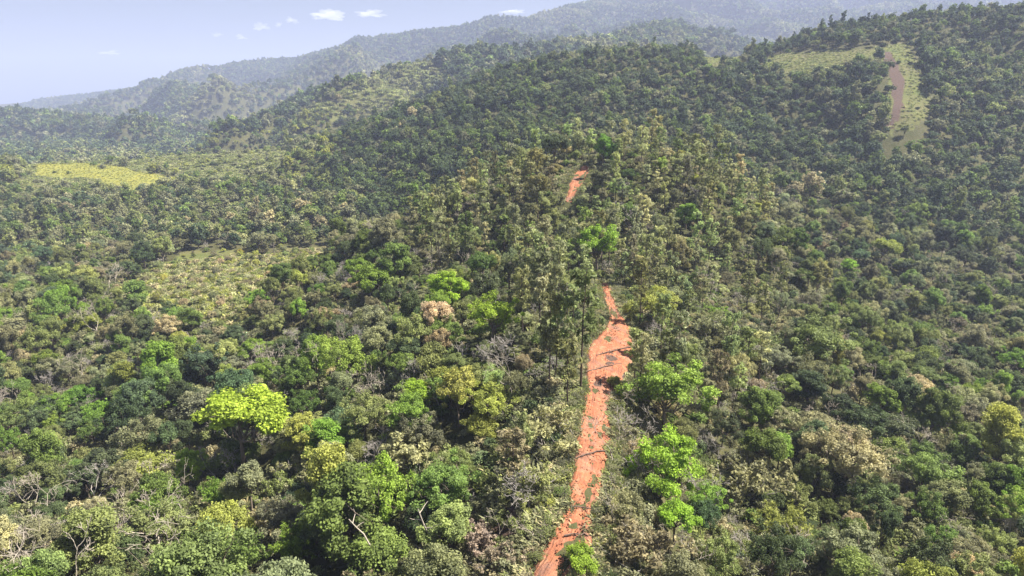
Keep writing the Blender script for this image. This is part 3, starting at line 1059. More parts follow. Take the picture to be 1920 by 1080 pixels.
PALS = {'ridge': PAL_RIDGE, 'deep': PAL_DEEP, 'left': PAL_LEFT, 'right': PAL_RIGHT, 'knoll': PAL_KNOLL, 'dark': PAL_DARK, 'valley': PAL_VALLEY}
rng = np.random.default_rng(77)
cand = []
step = 4.6
gx = np.arange(-260, 260, step)
gy = np.arange(34, 300, step)
CX, CY = np.meshgrid(gx, gy)
CX = (CX + rng.uniform(-.5, .5, CX.shape) * step * 0.95).ravel()
CY = (CY + rng.uniform(-.5, .5, CY.shape) * step * 0.95).ravel()
CZ = ground_z(CX, CY)
ang = np.abs(np.arctan2(CX, CY))
ok = (ang < R(47)) & visible(CX, CY, CZ) & (np.hypot(CX, CY) > 38)
PD = path_dist(CX, CY)
ok &= PD > 1.3
CV = cover_at(CX, CY, CZ)
CX, CY, CZ, PD = CX[ok], CY[ok], CZ[ok], PD[ok]
CV = CV[:, ok]
clx, cly = (v_.ravel().astype(float) for v_ in np.meshgrid(np.arange(200, 640, 12), np.arange(450, 606, 10)))
inn = in_poly(clx, cly, FIELDS[4][0])
clx, cly = clx[inn], cly[inn]
clumpn = fbm(CX / 26, CY / 26, 40, 2)
stand = fbm(CX / 34, CY / 34, 45, 2)
PSTEP = 3
for i in range(len(CX)):
    x, y, z = CX[i], CY[i], CZ[i]
    px, py, f = (float(v) for v in project(np.array(x), np.array(y), np.array(z + 4.0)))
    zn = zone(px, py, y)
    u = rng.random()
    tint = pick(rng, PALS['deep' if zn in ('left', 'right') and stand[i] + rng.normal() * .10 > 0.10 else zn])
    if CV[0, i] > 0.5:                       # clearing: scattered low shrubs only
        if u < 0.55:
            continue
        kind = 'shrub'
        tint = pick(rng, PAL_CLEAR)
        s = rng.uniform(0.25, 0.6)
    elif CV[1, i] > 0.5:
        if u < 0.4:
            continue
        kind = rng.choice(['twiggy', 'greybare', 'shrub'])
        s = rng.uniform(0.3, 0.7)
    elif zn == 'ridge':
        kind = rng.choice(['pine', 'tall', 'open', 'shrub', 'twiggy', 'greybare', 'bare'], p=[.20, .07, .15, .17, .24, .11, .06])
        s = rng.uniform(0.6, 0.95) if kind == 'pine' else rng.uniform(0.5, 0.9)
    elif zn == 'knoll':
        kind = rng.choice(['pine', 'tall', 'open', 'shrub', 'twiggy', 'greybare', 'bare'], p=[.46, .10, .10, .14, .13, .05, .02])
        s = rng.uniform(0.7, 1.05) if kind == 'pine' else rng.uniform(0.55, 0.9)
    else:
        kind = rng.choice(['round', 'open', 'tall', 'flat', 'shrub', 'twiggy', 'greybare', 'bare', 'feathery'], p=[.12, .21, .10, .09, .11, .155, .13, .06, .025])
        s = rng.uniform(0.52, 1.08) * (0.95 + 0.5 * clumpn[i])
        s = max(0.5, s)
    if kind in ('pine',) and tint in ('yellow-green', 'fresh green', 'tan'):
        tint = 'pale olive'
    if kind == 'twiggy' and tint in ('dark green', 'fresh green', 'bluish green', 'mid green'):
        tint = 'brown-green'
    if kind in ('bare', 'greybare'):
        tint = 'pale grey'
    ch, cw, hh = DIM[kind]
    # keep the trail margin low
    if PD[i] < 4.5 and kind not in ('pine', 'bare', 'greybare', 'twiggy', 'shrub'):
        kind = 'twiggy' if rng.random() < 0.6 else 'shrub'
        ch, cw, hh = DIM[kind]
        s = min(s, 0.3 + 0.09 * PD[i])
    if PD[i] < cw * s * 0.9 + 0.5:
        s = max(0.22, (PD[i] - 0.3) / cw)
        if s < 0.3 and kind not in ('shrub', 'twiggy', 'greybare'):
            continue
    if kind == 'bare':
        s = max(s, 0.7) * 1.35
    sz = s * rng.uniform(0.78, 1.38)
    # do not hide the trail or the trees one points at
    px, py, f = (float(v) for v in project(np.array(x), np.array(y), np.array(z + ch * s)))
    rp = cw * s * FPX / f
    topy = float(project(np.array(x), np.array(y), np.array(z + hh * sz))[1])
    botpy = float(project(np.array(x), np.array(y), np.array(z + 0.3))[1])
    m = (np.abs(ppx - px) < rp * 1.05 + 3) & (ppy > topy) & (ppy < botpy) & (pf > f)
    if m.any() and rng.random() < 0.985:
        continue
    if ((np.abs(clx - px) < rp * .9) & (cly > topy) & (cly < botpy) & (f < 178)).any() and rng.random() < 0.88:
        continue                                # the yellow clearing stays open to view
    dh = np.hypot(hx[:, 0] - px, hx[:, 1] - py)
    near = hx[:, 3] > f - 1.0
    if ((dh < hx[:, 2] * 0.55 + rp * 0.75) & near & (hx[:, 2] < 100)).any() or ((dh < hx[:, 2] * 0.75 + rp * 0.45) & near).any():
        if rng.random() < 0.92:
            continue
    if ((dh < hx[:, 2] * 0.5) & ~near & (np.abs(hx[:, 3] - f) < 4)).any():
        continue
    rgb = (0.3, 0.3, 0.3) if tint == 'pale grey' else jitter(TINT[tint], rng, 0.16)
    add_item(kind, x, y, z - 0.1, s, sz, tint, rgb)

# which crowns the photograph shows largest: paint discs from near to far and count what stays uncovered
BUF = np.zeros((270, 480), bool)
order = sorted(range(len(ITEMS)), key=lambda k: ITEMS[k]['f'])
yy, xx = np.mgrid[0:270, 0:480]
for k in order:
    it = ITEMS[k]
    ch, cw, hh = DIM[it['kind']]
    rx_ = it['w'] / 4
    ry_ = max(rx_ * 0.75, 0.40 * hh * it['sz'] * FPX / it['f'] / 4 * 0.9)
    cx_, cy_ = it['px'] / 4, it['py'] / 4
    x0, x1 = int(max(0, cx_ - rx_)), int(min(480, cx_ + rx_ + 1))
    y0, y1 = int(max(0, cy_ - ry_)), int(min(270, cy_ + ry_ + 1))
    it['seen'] = 0
    if x1 <= x0 or y1 <= y0:
        continue
    e = ((xx[y0:y1, x0:x1] - cx_) / rx_) ** 2 + ((yy[y0:y1, x0:x1] - cy_) / ry_) ** 2 < 1
    it['seen'] = int((e & ~BUF[y0:y1, x0:x1]).sum())
    if it['kind'] not in ('bare', 'greybare', 'pine'):
        BUF[y0:y1, x0:x1] |= e

NAME = {'round': 'broadleaf_tree', 'open': 'broadleaf_tree', 'tall': 'broadleaf_tree', 'flat': 'broadleaf_tree', 'shrub': 'shrub', 'pine': 'pine_tree',
        'twiggy': 'dry_thicket', 'feathery': 'feathery_shrub', 'bare': 'dead_tree', 'greybare': 'dead_tree'}
CAT = {'broadleaf_tree': 'tree', 'shrub': 'shrub', 'pine_tree': 'pine', 'dry_thicket': 'thicket', 'feathery_shrub': 'shrub', 'dead_tree': 'dead tree'}
GROUP = {'broadleaf_tree': 'leafy trees on the ridge slopes', 'shrub': 'shrubs between the trees', 'pine_tree': 'pines along the ridge and knoll',
         'dry_thicket': 'dry thickets on the slopes', 'feathery_shrub': 'feathery arching shrubs', 'dead_tree': 'dead and leafless trees'}
CAP = {'broadleaf_tree': 290, 'shrub': 90, 'pine_tree': 110, 'dry_thicket': 110, 'feathery_shrub': 30, 'dead_tree': 130}
MINSEEN = 7
cnt = {k: 0 for k in CAP}
chosen, rest = [], []
for k in sorted(range(len(ITEMS)), key=lambda k: (-ITEMS[k]['hand'], -ITEMS[k]['seen'])):
    it = ITEMS[k]
    nm = NAME[it['kind']]
    if it['hand'] or (it['seen'] >= MINSEEN and cnt[nm] < CAP[nm]):
        cnt[nm] += 1
        chosen.append(it)
    else:
        rest.append(it)

# labels for the unnamed: kind and colour, counted outward from the nearest tree one can point at
LMS = [(i['px'], i['py'], i['lm']) for i in ITEMS if i['hand']] + [(1085, 340, 'the far red patch of trail')]
ORD = ['nearest', 'second', 'third', 'fourth', 'fifth', 'sixth', 'seventh', 'eighth', 'ninth', 'tenth', 'eleventh', 'twelfth', 'thirteenth', 'fourteenth', 'fifteenth', 'sixteenth',
       'seventeenth', 'eighteenth', 'nineteenth', 'twentieth']
NOUN = {'broadleaf_tree': 'leafy tree', 'shrub': 'shrub', 'pine_tree': 'pine', 'dry_thicket': 'dry thicket', 'feathery_shrub': 'feathery clump', 'dead_tree': 'leafless tree'}
buckets = {}
for it in chosen:
    if it['hand']:
        continue
    d = [(math.hypot(it['px'] - a, it['py'] - b), a, b, t) for a, b, t in LMS]
    dm, a, b, t = min(d)
    dx, dy = it['px'] - a, it['py'] - b
    side = ('right of' if dx > 0 else 'left of') if abs(dx) > abs(dy) else ('below' if dy > 0 else 'above')
    buckets.setdefault((it['tint'], NOUN[NAME[it['kind']]], side, t), []).append((dm, it))
for (tint, noun, side, t), lst in buckets.items():
    lst.sort(key=lambda q: q[0])
    for q, (dm, it) in enumerate(lst):
        pre = '' if len(lst) == 1 else (ORD[q] if q < 20 else 'outermost') + ' '
        it['label'] = f'{pre}{tint} {noun} {side} {t}'


def place(it, r_):
    nm = NAME[it['kind']]
    e = bpy.data.objects.new(nm, None)
    e.empty_display_size = 0.5
    e.location = (it['x'], it['y'], it['z'])
    k_ = 0.03 if it['kind'] in ('pine', 'bare') else 0.10
    e.rotation_euler = (r_.normal() * k_, r_.normal() * k_, r_.random() * 6.283)
    e.scale = (it['s'] * r_.uniform(.84, 1.16), it['s'] * r_.uniform(.84, 1.16), it['sz'])
    e['label'] = it['label']
    e['category'] = CAT[nm]
    e['group'] = GROUP[nm]
    link(e)
    lst = PROTO[it['kind']]
    a, b = lst[int(r_.integers(len(lst)))]
    t = link(bpy.data.objects.new(a.name.split('.')[0], a), e)
    if a.name.startswith('stems'):
        t['kind'] = 'stuff'
    if b is not None:
        c = link(bpy.data.objects.new(b.name.split('.')[0], b), e)
        c['tint'] = it['rgb']
        if b.name.startswith('branches'):
            c['kind'] = 'stuff'
    return e


rp_ = np.random.default_rng(99)
for it in chosen:
    place(it, rp_)

# ------------------------------------------------------------------ hand-built dead wood
def dead_at(px, py, meshes, label, rotz=0.0, scale=1.0, name='dead_tree', up=0.2):
    x, y, z = hit(px, py, up)
    e = bpy.data.objects.new(name, None)
    e.location = (x, y, z)
    e.rotation_euler = (0, 0, rotz)
    e.scale = (scale,) * 3
    e['label'] = label
    e['category'] = 'dead tree'
    e['group'] = GROUP['dead_tree']
    link(e)
    for m in meshes:
        if m is not None:
            o_ = link(bpy.data.objects.new(m.name.split('.')[0], m), e)
            if m.name.startswith('branches'):
                o_['kind'] = 'stuff'
    return e


def stub_trunk(seed, h, lean, nst=7, r=0.16):
    rng = np.random.default_rng(seed)
    t = np.linspace(0, 1, 9)
    ax = np.c_[lean[0] * t * h, lean[1] * t * h, -1 + (h + 1) * t]
    ax[1:] += rng.normal(size=(8, 3)) * 0.07
    main = np.c_[ax, r * (1 - 0.75 * t)]
    br = []
    for i in range(nst):
        f = rng.uniform(0.45, 0.95)
        k = f * 8
        j = int(k)
        b = ax[j] + (ax[min(8, j + 1)] - ax[j]) * (k - j)
        a = rng.random() * 6.28
        L_ = rng.uniform(0.5, 2.0)
        br.append(bend(rng, b, b + np.array([math.cos(a) * L_, math.sin(a) * L_, L_ * rng.uniform(.1, .7)]), .06, .02, 4, .06))
    v1, q1 = tubes([main], 7)
    return [mesh_np('trunk', v1, q1, None, M_DEAD, True)] + [mesh_np('branch', *tubes([b_], 5), None, M_DEAD, True) for b_ in br]


dead_at(848, 1075, stub_trunk(5, 8.0, (-0.42, 0.0), 9, 0.20), 'leaning pale dead trunk with broken stubs at the bottom edge')
dead_at(752, 1075, stub_trunk(6, 7.0, (-0.75, 0.0), 4, 0.19), 'bare pale dead trunk leaning steeply, left of the stubbed one')
dead_at(815, 1080, stub_trunk(8, 6.0, (-0.10, 0.0), 3, 0.12), 'thin pale dead pole beside the stubbed trunk')
dead_at(602, 968, stub_trunk(9, 6.5, (0.10, 0.1), 6, 0.12), 'crooked yellowish dead sapling left of the massive green crown')
dead_at(320, 1050, bare(201, 10.0, 6, 0.75, 0.20, (-1.2, 0.3), M_DEAD, 0.016, 0.1), 'sprawling pale dead tree fallen towards the bottom left corner')
dead_at(190, 960, bare(202, 8.5, 6, 0.85, 0.15, (-0.5, 0.2), M_GREYWOOD, 0.016, 0.1), 'pinkish grey dead crown above the fallen dead tree')
dead_at(372, 668, stub_trunk(12, 6.5, (-0.35, 0.1), 4, 0.10), 'lone white dead stem on the far left slope')
dead_at(835, 775, stub_trunk(13, 6.5, (-0.5, 0.1), 5, 0.11), 'pale dead stem leaning inside the dark canopy gap')
BARE_PX = [(880, 415, 62, 'pale leafless tree on the left side of the knoll'), (1180, 432, 70, 'pale leafless tree beside the bright trail-head tree'),
           (1205, 470, 60, 'grey leafless tree below the one beside the trail-head tree'), (938, 700, 95, 'whitish leafless tree below the larger lime tree'),
           (962, 742, 100, 'thin pale leafless tree close above the pale trail scrub'), (876, 690, 70, 'grey leafless tree between the two lime trees and the gap'),
           (1148, 872, 105, 'tall grey leafless tree on the right trail edge'), (1166, 820, 80, 'grey leafless tree behind the one on the trail edge'),
           (1140, 960, 90, 'grey leafless tree where the trail narrows'), (985, 955, 110, 'pale leafless tree left of the trail narrows'),
           (1000, 1010, 80, 'short pale leafless tree near the bottom of the trail'), (1240, 640, 70, 'grey leafless tree above the trail bend'),
           (1180, 775, 70, 'grey leafless thicket tree just right of the bush in the trail bend'), (1192, 905, 85, 'grey leafless tree between the trail and the large vivid tree'),
           (1160, 1000, 75, 'short grey leafless tree at the lower right trail edge'), (1060, 590, 90, 'slender pale leafless tree left of the narrow upper trail'),
           (1290, 560, 80, 'pale leafless tree right of the yellowish tree'), (1420, 760, 90, 'grey leafless tree below the wide olive tree'),
           (560, 1000, 95, 'pale leafless tree rising between the two feathery clumps'), (430, 900, 85, 'pale leafless tree below the broad lime tree'),
           (255, 990, 110, 'pale leafless tree standing over the fallen dead tree'), (700, 880, 80, 'pale leafless tree above the massive green crown'),
           (930, 1040, 90, 'pale leafless tree in the pinkish brush'), (860, 985, 90, 'pale leafless tree behind the stubbed dead trunk'),
           (640, 770, 80, 'pale leafless tree below the wide airy green tree'), (1330, 960, 100, 'pale leafless tree right of the vivid lower tree'),
           (1560, 930, 90, 'pale leafless tree below the pale tan tree')]
for k, (px, py, hpx, label) in enumerate(BARE_PX):
    x, y, z = hit(px, py, 0.2)
    f = y * CP - (z - H) * SP
    dead_at(px, py, PROTO['bare' if k % 2 == 0 else 'greybare'][k % 3], label, k * 1.3, hpx * f / FPX / (7.4 if k % 2 == 0 else 5.4))


# dark log shapes across the trail, most standing in for cast shadows
def log(p0, p1, r, label, seed):
    rng = np.random.default_rng(seed)
    a = np.array(hit(*p0, 0.1)); b = np.array(hit(*p1, 0.1))
    k = 9
    t = np.linspace(0, 1, k)
    p = a + (b - a) * t[:, None]
    p[:, 0] += rng.normal(size=k) * 0.06
    p[:, 1] += rng.normal(size=k) * 0.08
    p[:, 2] = ground_z(p[:, 0], p[:, 1]) + 0.16 + r
    e = bpy.data.objects.new('shadow_log', None)
    e.location = tuple(p[4])
    e['label'] = label; e['category'] = 'log'; e['group'] = 'dark log shapes across the trail'
    link(e)
    v, q = tubes([np.c_[p - p[4], r * (1 - 0.45 * t)]], 7)
    link(bpy.data.objects.new('stem', mesh_np('stem', v, q, None, M_LOG, True)), e)
    br = []
    for i in range(6):
        j = int(rng.integers(2, k - 1))
        d = np.array([rng.normal(), rng.normal(), rng.uniform(.1, .6)])
        br.append(bend(rng, p[j] - p[4], p[j] - p[4] + d * 0.5, r * .4, .012, 4))
    for b_ in br:
        v, q = tubes([b_], 4)
        link(bpy.data.objects.new('branch', mesh_np('branch', v, q, None, M_LOG, True)), e)


log((1196, 650), (1118, 668), 0.13, 'long dark log shape lying across the trail at the bend', 1)
log((1150, 848), (1066, 868), 0.11, 'curved shadow stand-in shaped as a dark branch across the wide middle of the trail', 2)
log((1060, 953), (1122, 960), 0.10, 'shadow stand-in shaped as a dark branch across the trail narrows', 3)
log((1058, 1008), (1108, 1006), 0.10, 'straight shadow stand-in shaped as a dark log near the bottom of the trail', 4)
log((1098, 700), (1165, 682), 0.10, 'dark log shape in the eroded bend below the long one', 5)

# ------------------------------------------------------------------ the forest beyond counting, as instances on points
PROTO_COL = bpy.data.collections.new('prototypes')


def proto_col(name, meshes):
    c = bpy.data.collections.new(name)
    for i, m in enumerate(meshes):
        o = bpy.data.objects.new('%s_%02d' % (name, i), m)
        c.objects.link(o)
    return c


def scatter(name, label, pts, rot, scl, idx_, tint, col):
    pts = np.asarray(pts, np.float32)
    me = bpy.data.meshes.new(name)
    me.vertices.add(len(pts))
    me.vertices.foreach_set('co', pts.ravel())
    add_attr(me, 'rot', 'FLOAT_VECTOR', 'POINT', np.asarray(rot, np.float32))
    add_attr(me, 'scl', 'FLOAT_VECTOR', 'POINT', np.asarray(scl, np.float32))
    add_attr(me, 'pick', 'INT', 'POINT', np.asarray(idx_, np.int32))
    add_attr(me, 'tint', 'FLOAT_VECTOR', 'POINT', np.asarray(tint, np.float32))
    o = link(bpy.data.objects.new(name, me))
    o['kind'] = 'stuff'
    o['label'] = label
    ng = bpy.data.node_groups.new(name + '_nodes', 'GeometryNodeTree')
    ng.interface.new_socket('Geometry', in_out='INPUT', socket_type='NodeSocketGeometry')
    ng.interface.new_socket('Geometry', in_out='OUTPUT', socket_type='NodeSocketGeometry')
    N, L = ng.nodes, ng.links
    gi, go = N.new('NodeGroupInput'), N.new('NodeGroupOutput')
    ci = N.new('GeometryNodeCollectionInfo')
    ci.inputs[0].default_value = col
    ci.inputs['Separate Children'].default_value = True
    ci.inputs['Reset Children'].default_value = True
    ip = N.new('GeometryNodeInstanceOnPoints')
    ip.inputs['Pick Instance'].default_value = True

    def na(nm, typ):
        x = N.new('GeometryNodeInputNamedAttribute')
        x.data_type = typ
        x.inputs['Name'].default_value = nm
        return x.outputs[0]
    L.new(gi.outputs[0], ip.inputs['Points'])
    L.new(ci.outputs[0], ip.inputs['Instance'])
    L.new(na('pick', 'INT'), ip.inputs['Instance Index'])
    er = N.new('FunctionNodeEulerToRotation')
    L.new(na('rot', 'FLOAT_VECTOR'), er.inputs[0])
    L.new(er.outputs[0], ip.inputs['Rotation'])
    L.new(na('scl', 'FLOAT_VECTOR'), ip.inputs['Scale'])
    L.new(ip.outputs[0], go.inputs[0])
    md = o.modifiers.new('scatter', 'NODES')
    md.node_group = ng
    return o


KN = ['round', 'open', 'tall', 'flat', 'shrub', 'pine', 'twiggy', 'feathery', 'bare', 'greybare']
near_meshes, near_index = [], {}
for k in KN:
    near_index[k] = []
    for a, b in PROTO[k]:
        near_index[k].append(len(near_meshes))
        near_meshes.append(merged('near_' + k, a, b) if b is not None else a)
C_NEAR = proto_col('proto_near', near_meshes)
# middle distance
mid_meshes, mid_index = [], {}
for kind, seeds in (('round', (101, 102)), ('open', (103, 104)), ('tall', (105, 106)), ('flat', (107,)), ('shrub', (108,))):
    mid_index[kind] = []
    for s in seeds:
        a, b = broadleaf(s, kind, 0.22, 0.48, 70, 64)
        mid_index[kind].append(len(mid_meshes))
        mid_meshes.append(merged('mid', a, b))
mid_index['pine'] = []
for s in (111, 112):
    a, b = pine(s, 0.5, 0.42)
    mid_index['pine'].append(len(mid_meshes))
    mid_meshes.append(merged('mid_pine', a, b))
C_MID = proto_col('proto_mid', mid_meshes)
# far slopes
far_meshes = []
for kind, s in (('round', 121), ('open', 122), ('tall', 123), ('round', 124), ('tall', 125)):
    a, b = broadleaf(s, kind, 0.09, 1.05, 70, 44)
    far_meshes.append(b)
C_FAR = proto_col('proto_far', far_meshes)

rs = np.random.default_rng(303)
# leftovers of the near canopy
P_, Ro, Sc, Ix, Ti = [], [], [], [], []
for it in rest:
    P_.append((it['x'], it['y'], it['z']))
    Ro.append((rs.normal() * .05, rs.normal() * .05, rs.random() * 6.28))
    Sc.append((it['s'], it['s'], it['sz']))
    lst = near_index[it['kind']]
    Ix.append(lst[int(rs.integers(len(lst)))])
    Ti.append(it['rgb'])
if P_:
    scatter('forest', 'closed canopy of smaller trees between and behind the nearer crowns', P_, Ro, Sc, Ix, Ti, C_NEAR)


def grid_pts(step, rmin, rmax, half, jit=0.95):
    gx = np.arange(-rmax * math.sin(half), rmax * math.sin(half), step)
    gy = np.arange(rmin * math.cos(half) * 0.9, rmax, step)
    X, Y = np.meshgrid(gx, gy)
    X = (X + rs.uniform(-.5, .5, X.shape) * step * jit).ravel()
    Y = (Y + rs.uniform(-.5, .5, Y.shape) * step * jit).ravel()
    r = np.hypot(X, Y)
    m = (r >= rmin) & (r < rmax) & (np.abs(np.arctan2(X, Y)) < half)
    return X[m], Y[m]


def palette_arrays(pal, m):
    w = np.array([p[1] for p in pal], float)
    c = rs.choice(len(pal), m, p=w / w.sum())
    t = np.array([TINT[p[0]] for p in pal])[c]
    return t * (1 + rs.normal(size=(m, 1)) * 0.15).clip(0.5, 1.6)


# middle distance 280..900 m
X, Y = grid_pts(5.4, 60, 900, R(46))
m0 = Y >= 298
X, Y = X[m0], Y[m0]
Z = ground_z(X, Y)
v = visible(X, Y, Z, 9, 4)
X, Y, Z = X[v], Y[v], Z[v]
px, py, f = project(X, Y, Z + 4)
cv = cover_at(X, Y, Z)
openf = (cv[0] > .5) | (cv[1] > .5) | (cv[2] > .5)
grassy = (px < 620) & (Y > 420) & (py < 345)             # half-open hill in the left
u = rs.random(len(X))
keep = (~openf | (u < np.where(cv[2] > .5, 0.02, np.where(grassy & ((px > 330) | (py < 300)), 0.42, 0.07)))) & (px > -160) & (px < 2080) & (py > -150) & ~((px > 1662) & (px < 1748) & (py > 205) & (py < 285) & (Y < 415) & (u < 0.85))
X, Y, Z, px, py, openf, grassy = X[keep], Y[keep], Z[keep], px[keep], py[keep], openf[keep], grassy[keep]
m = len(X)
dark = palette_arrays(PAL_DARK, m)
val = palette_arrays(PAL_VALLEY, m)
grs = palette_arrays([('olive green', 4), ('grey-green', 3), ('yellow-green', 1.6), ('mid green', 2), ('dark green', 1)], m)
patch = fbm(X / 70, Y / 70, 71, 3)
is_dark = (px > 600) & (patch < 0.34)
ti = np.where(is_dark[:, None], dark * 0.9, val)
ti = np.where(grassy[:, None], grs, ti)
kinds = np.array(['round', 'open', 'tall', 'flat', 'shrub', 'pine'])
kc = rs.choice(6, m, p=[.22, .30, .30, .06, .07, .05])
kc = np.where(openf | (grassy & (rs.random(m) < .4)), 4, kc)
ix = np.array([mid_index[kinds[k]][int(rs.integers(len(mid_index[kinds[k]])))] for k in kc])
sc = rs.uniform(0.5, 1.15, m) * (1 + 0.55 * fbm(X / 30, Y / 30, 72, 2))
sc = np.where(openf, sc * np.where(grassy, 0.75, 0.5), sc)
scatter('forest', 'dense dark green forest covering the middle hills', np.c_[X, Y, Z - .3], np.c_[rs.normal(size=(m, 2)) * .05, rs.random(m) * 6.28],
        np.c_[sc, sc, sc * rs.uniform(.85, 1.3, m)], ix, ti, C_MID)
N_MID = m

# far slopes 900..3000 m
X, Y = grid_pts(11.0, 860, 4600, R(43))
Z = ground_z(X, Y)
v = visible(X, Y, Z, 12, 3)
X, Y, Z = X[v], Y[v], Z[v]
px, py, f = project(X, Y, Z + 5)
cv = cover_at(X, Y, Z)
patch = fbm(X / 120, Y / 120, 81, 3)
u = rs.random(len(X))
keep = (px > -120) & (px < 2040) & (py > -120) & ((cv[0] < .5) | (u < 0.92 + patch * 1.1))
X, Y, Z, patch, cv = X[keep], Y[keep], Z[keep], patch[keep], cv[:, keep]
m = len(X)
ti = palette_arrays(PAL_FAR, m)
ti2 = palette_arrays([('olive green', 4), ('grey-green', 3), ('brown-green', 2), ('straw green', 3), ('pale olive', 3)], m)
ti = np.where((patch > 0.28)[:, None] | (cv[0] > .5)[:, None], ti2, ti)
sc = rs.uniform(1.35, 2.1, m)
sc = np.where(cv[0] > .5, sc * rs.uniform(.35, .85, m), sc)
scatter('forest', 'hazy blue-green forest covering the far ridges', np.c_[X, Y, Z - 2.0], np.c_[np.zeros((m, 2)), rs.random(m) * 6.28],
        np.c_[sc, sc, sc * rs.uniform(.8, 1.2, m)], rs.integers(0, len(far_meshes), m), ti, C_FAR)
N_FAR = m

# undergrowth and grass
und_meshes = []
for s in (131, 132, 133):
    a, b = broadleaf(s, 'shrub', 0.30, 0.40, 60, 40)
    und_meshes.append(b)
for s in (134, 135, 136):
    und_meshes.append(tuft(s))
a, b = twiggy(137, 10)
und_meshes.append(merged('dry', a, b))
C_UND = proto_col('proto_under', und_meshes)
X, Y = grid_pts(2.0, 38, 310, R(45))
Z = ground_z(X, Y)
v = visible(X, Y, Z, 3, 3)
pd = path_dist(X, Y)
cv = cover_at(X, Y, Z)
v &= pd > 0.25
X, Y, Z, pd, cv = X[v], Y[v], Z[v], pd[v], cv[:, v]
m = len(X)
clear = cv[0] > .5
soil = cv[1] > .5
u = rs.random(m)
ixu = np.where(clear, rs.choice([0, 1, 3, 4, 5], m, p=[.08, .07, .29, .28, .28]), rs.choice(7, m, p=[.17, .17, .16, .10, .10, .10, .20]))
ixu = np.where(pd < 2.2, rs.choice([3, 4, 5, 6], m, p=[.27, .27, .26, .2]), ixu)
keep = (~soil | (u < 0.85)) & ((pd > 0.9) | (u < 0.7))
lowp = palette_arrays([('olive green', 4), ('brown-green', 5), ('grey-green', 3), ('mid green', 2), ('tan', 1.6), ('dark green', 1)], m)
clp = palette_arrays([('yellow-green', 4), ('pale olive', 3), ('tan', 4), ('straw green', 3)], m)
ti = np.where(clear[:, None], clp, lowp)
istuft = (ixu >= 3) & (ixu <= 5)
sc = np.where(istuft, rs.uniform(.8, 1.7, m), np.where(ixu == 6, rs.uniform(.25, .55, m), rs.uniform(.25, .55, m)))
sc = np.where(pd < 1.5, sc * 0.7, sc)
for it in ITEMS:                                  # nothing grows right under a closed crown
    if it['kind'] in ('round', 'flat', 'tall', 'open', 'shrub', 'feathery'):
        keep &= (X - it['x']) ** 2 + (Y - it['y']) ** 2 > (DIM[it['kind']][1] * it['s'] * 0.72) ** 2
X, Y, Z, ti, ixu, sc = X[keep], Y[keep], Z[keep], ti[keep], ixu[keep], sc[keep]
m = len(X)
scatter('undergrowth', 'low scrub, ferns and dry grass between the trees', np.c_[X, Y, Z], np.c_[np.zeros((m, 2)), rs.random(m) * 6.28],
        np.c_[sc, sc, sc * rs.uniform(.8, 1.2, m)], ixu, ti, C_UND)
# dry grass and twigs crowding the trail edges
E_ = []
for i in range(0, len(PATH_ALL)):
    for q in range(9):
        side = 1 if rs.random() < .5 else -1
        o_ = PATH_ALL[i, 2] * rs.uniform(0.9, 1.1) + abs(rs.normal()) * 1.3
        E_.append((PATH_ALL[i, 0] + side * o_, PATH_ALL[i, 1] + rs.normal() * .4))
E_ = np.array(E_)
gp = fbm(E_[:, 0] / 3.0, E_[:, 1] / 3.0, 91, 2)
pde = path_dist(E_[:, 0], E_[:, 1])
E_ = E_[(pde > 0.0) | (gp > 0.26)]
E_ = E_[path_dist(E_[:, 0], E_[:, 1]) > -1.3]
me_ = len(E_)
EZ = ground_z(E_[:, 0], E_[:, 1])
se = rs.uniform(.5, 1.15, me_)
ie = rs.choice([3, 4, 5, 6], me_, p=[.30, .30, .28, .12])
se = np.where(ie == 6, rs.uniform(.15, .35, me_), se)
scatter('grass', 'dry grass and twigs crowding the edges of the red trail', np.c_[E_, EZ + .05], np.c_[np.zeros((me_, 2)), rs.random(me_) * 6.28], np.c_[se, se, se], ie,
        palette_arrays([('olive green', 4), ('tan', 4), ('brown-green', 4), ('grey-green', 3), ('yellow-green', 1)], me_), C_UND)
X, Y = grid_pts(2.7, 340, 760, R(42))
Xb, Yb = grid_pts(5.0, 800, 1330, R(26))
X, Y = np.r_[X, Xb], np.r_[Y, Yb]
Z = ground_z(X, Y)
cv = cover_at(X, Y, Z)
v = ((cv[0] > .5) | (cv[2] > .5)) & (cv[1] < .5) & visible(X, Y, Z, 1, 2)
X, Y, Z, lush = X[v], Y[v], Z[v], cv[2][v] > .5
m3 = len(X)
ti = np.where(lush[:, None], palette_arrays([('yellow-green', 3), ('lime yellow', 5)], m3), palette_arrays([('pale olive', 5), ('straw green', 2), ('olive green', 4), ('grey-green', 2)], m3))
sc = np.where(lush, rs.uniform(.6, 1.0, m3), np.where(X > 100, rs.uniform(.7, 1.4, m3), rs.uniform(1.0, 2.2, m3)))
sc = np.where(Y > 790, rs.uniform(2.0, 5.5, m3), sc)
scatter('grass', 'rough grass on the open fields of the hills', np.c_[X, Y, Z], np.c_[np.zeros((m3, 2)), rs.random(m3) * 6.28], np.c_[sc, sc, sc * .8], rs.choice([3, 4, 5], m3), ti, C_UND)

def stone(seed):
    r0 = np.random.default_rng(seed)
    a = np.array([[1, 0, 0], [-1, 0, 0], [0, 1, 0], [0, -1, 0], [0, 0, 1], [0, 0, -1]], float) * r0.uniform(.6, 1.2, (6, 1))
    t = [(0, 2, 4), (2, 1, 4), (1, 3, 4), (3, 0, 4), (2, 0, 5), (1, 2, 5), (3, 1, 5), (0, 3, 5)]
    return mesh_np('stone', a * np.array([.12, .09, .07]), None, t, M_CLAY, False)


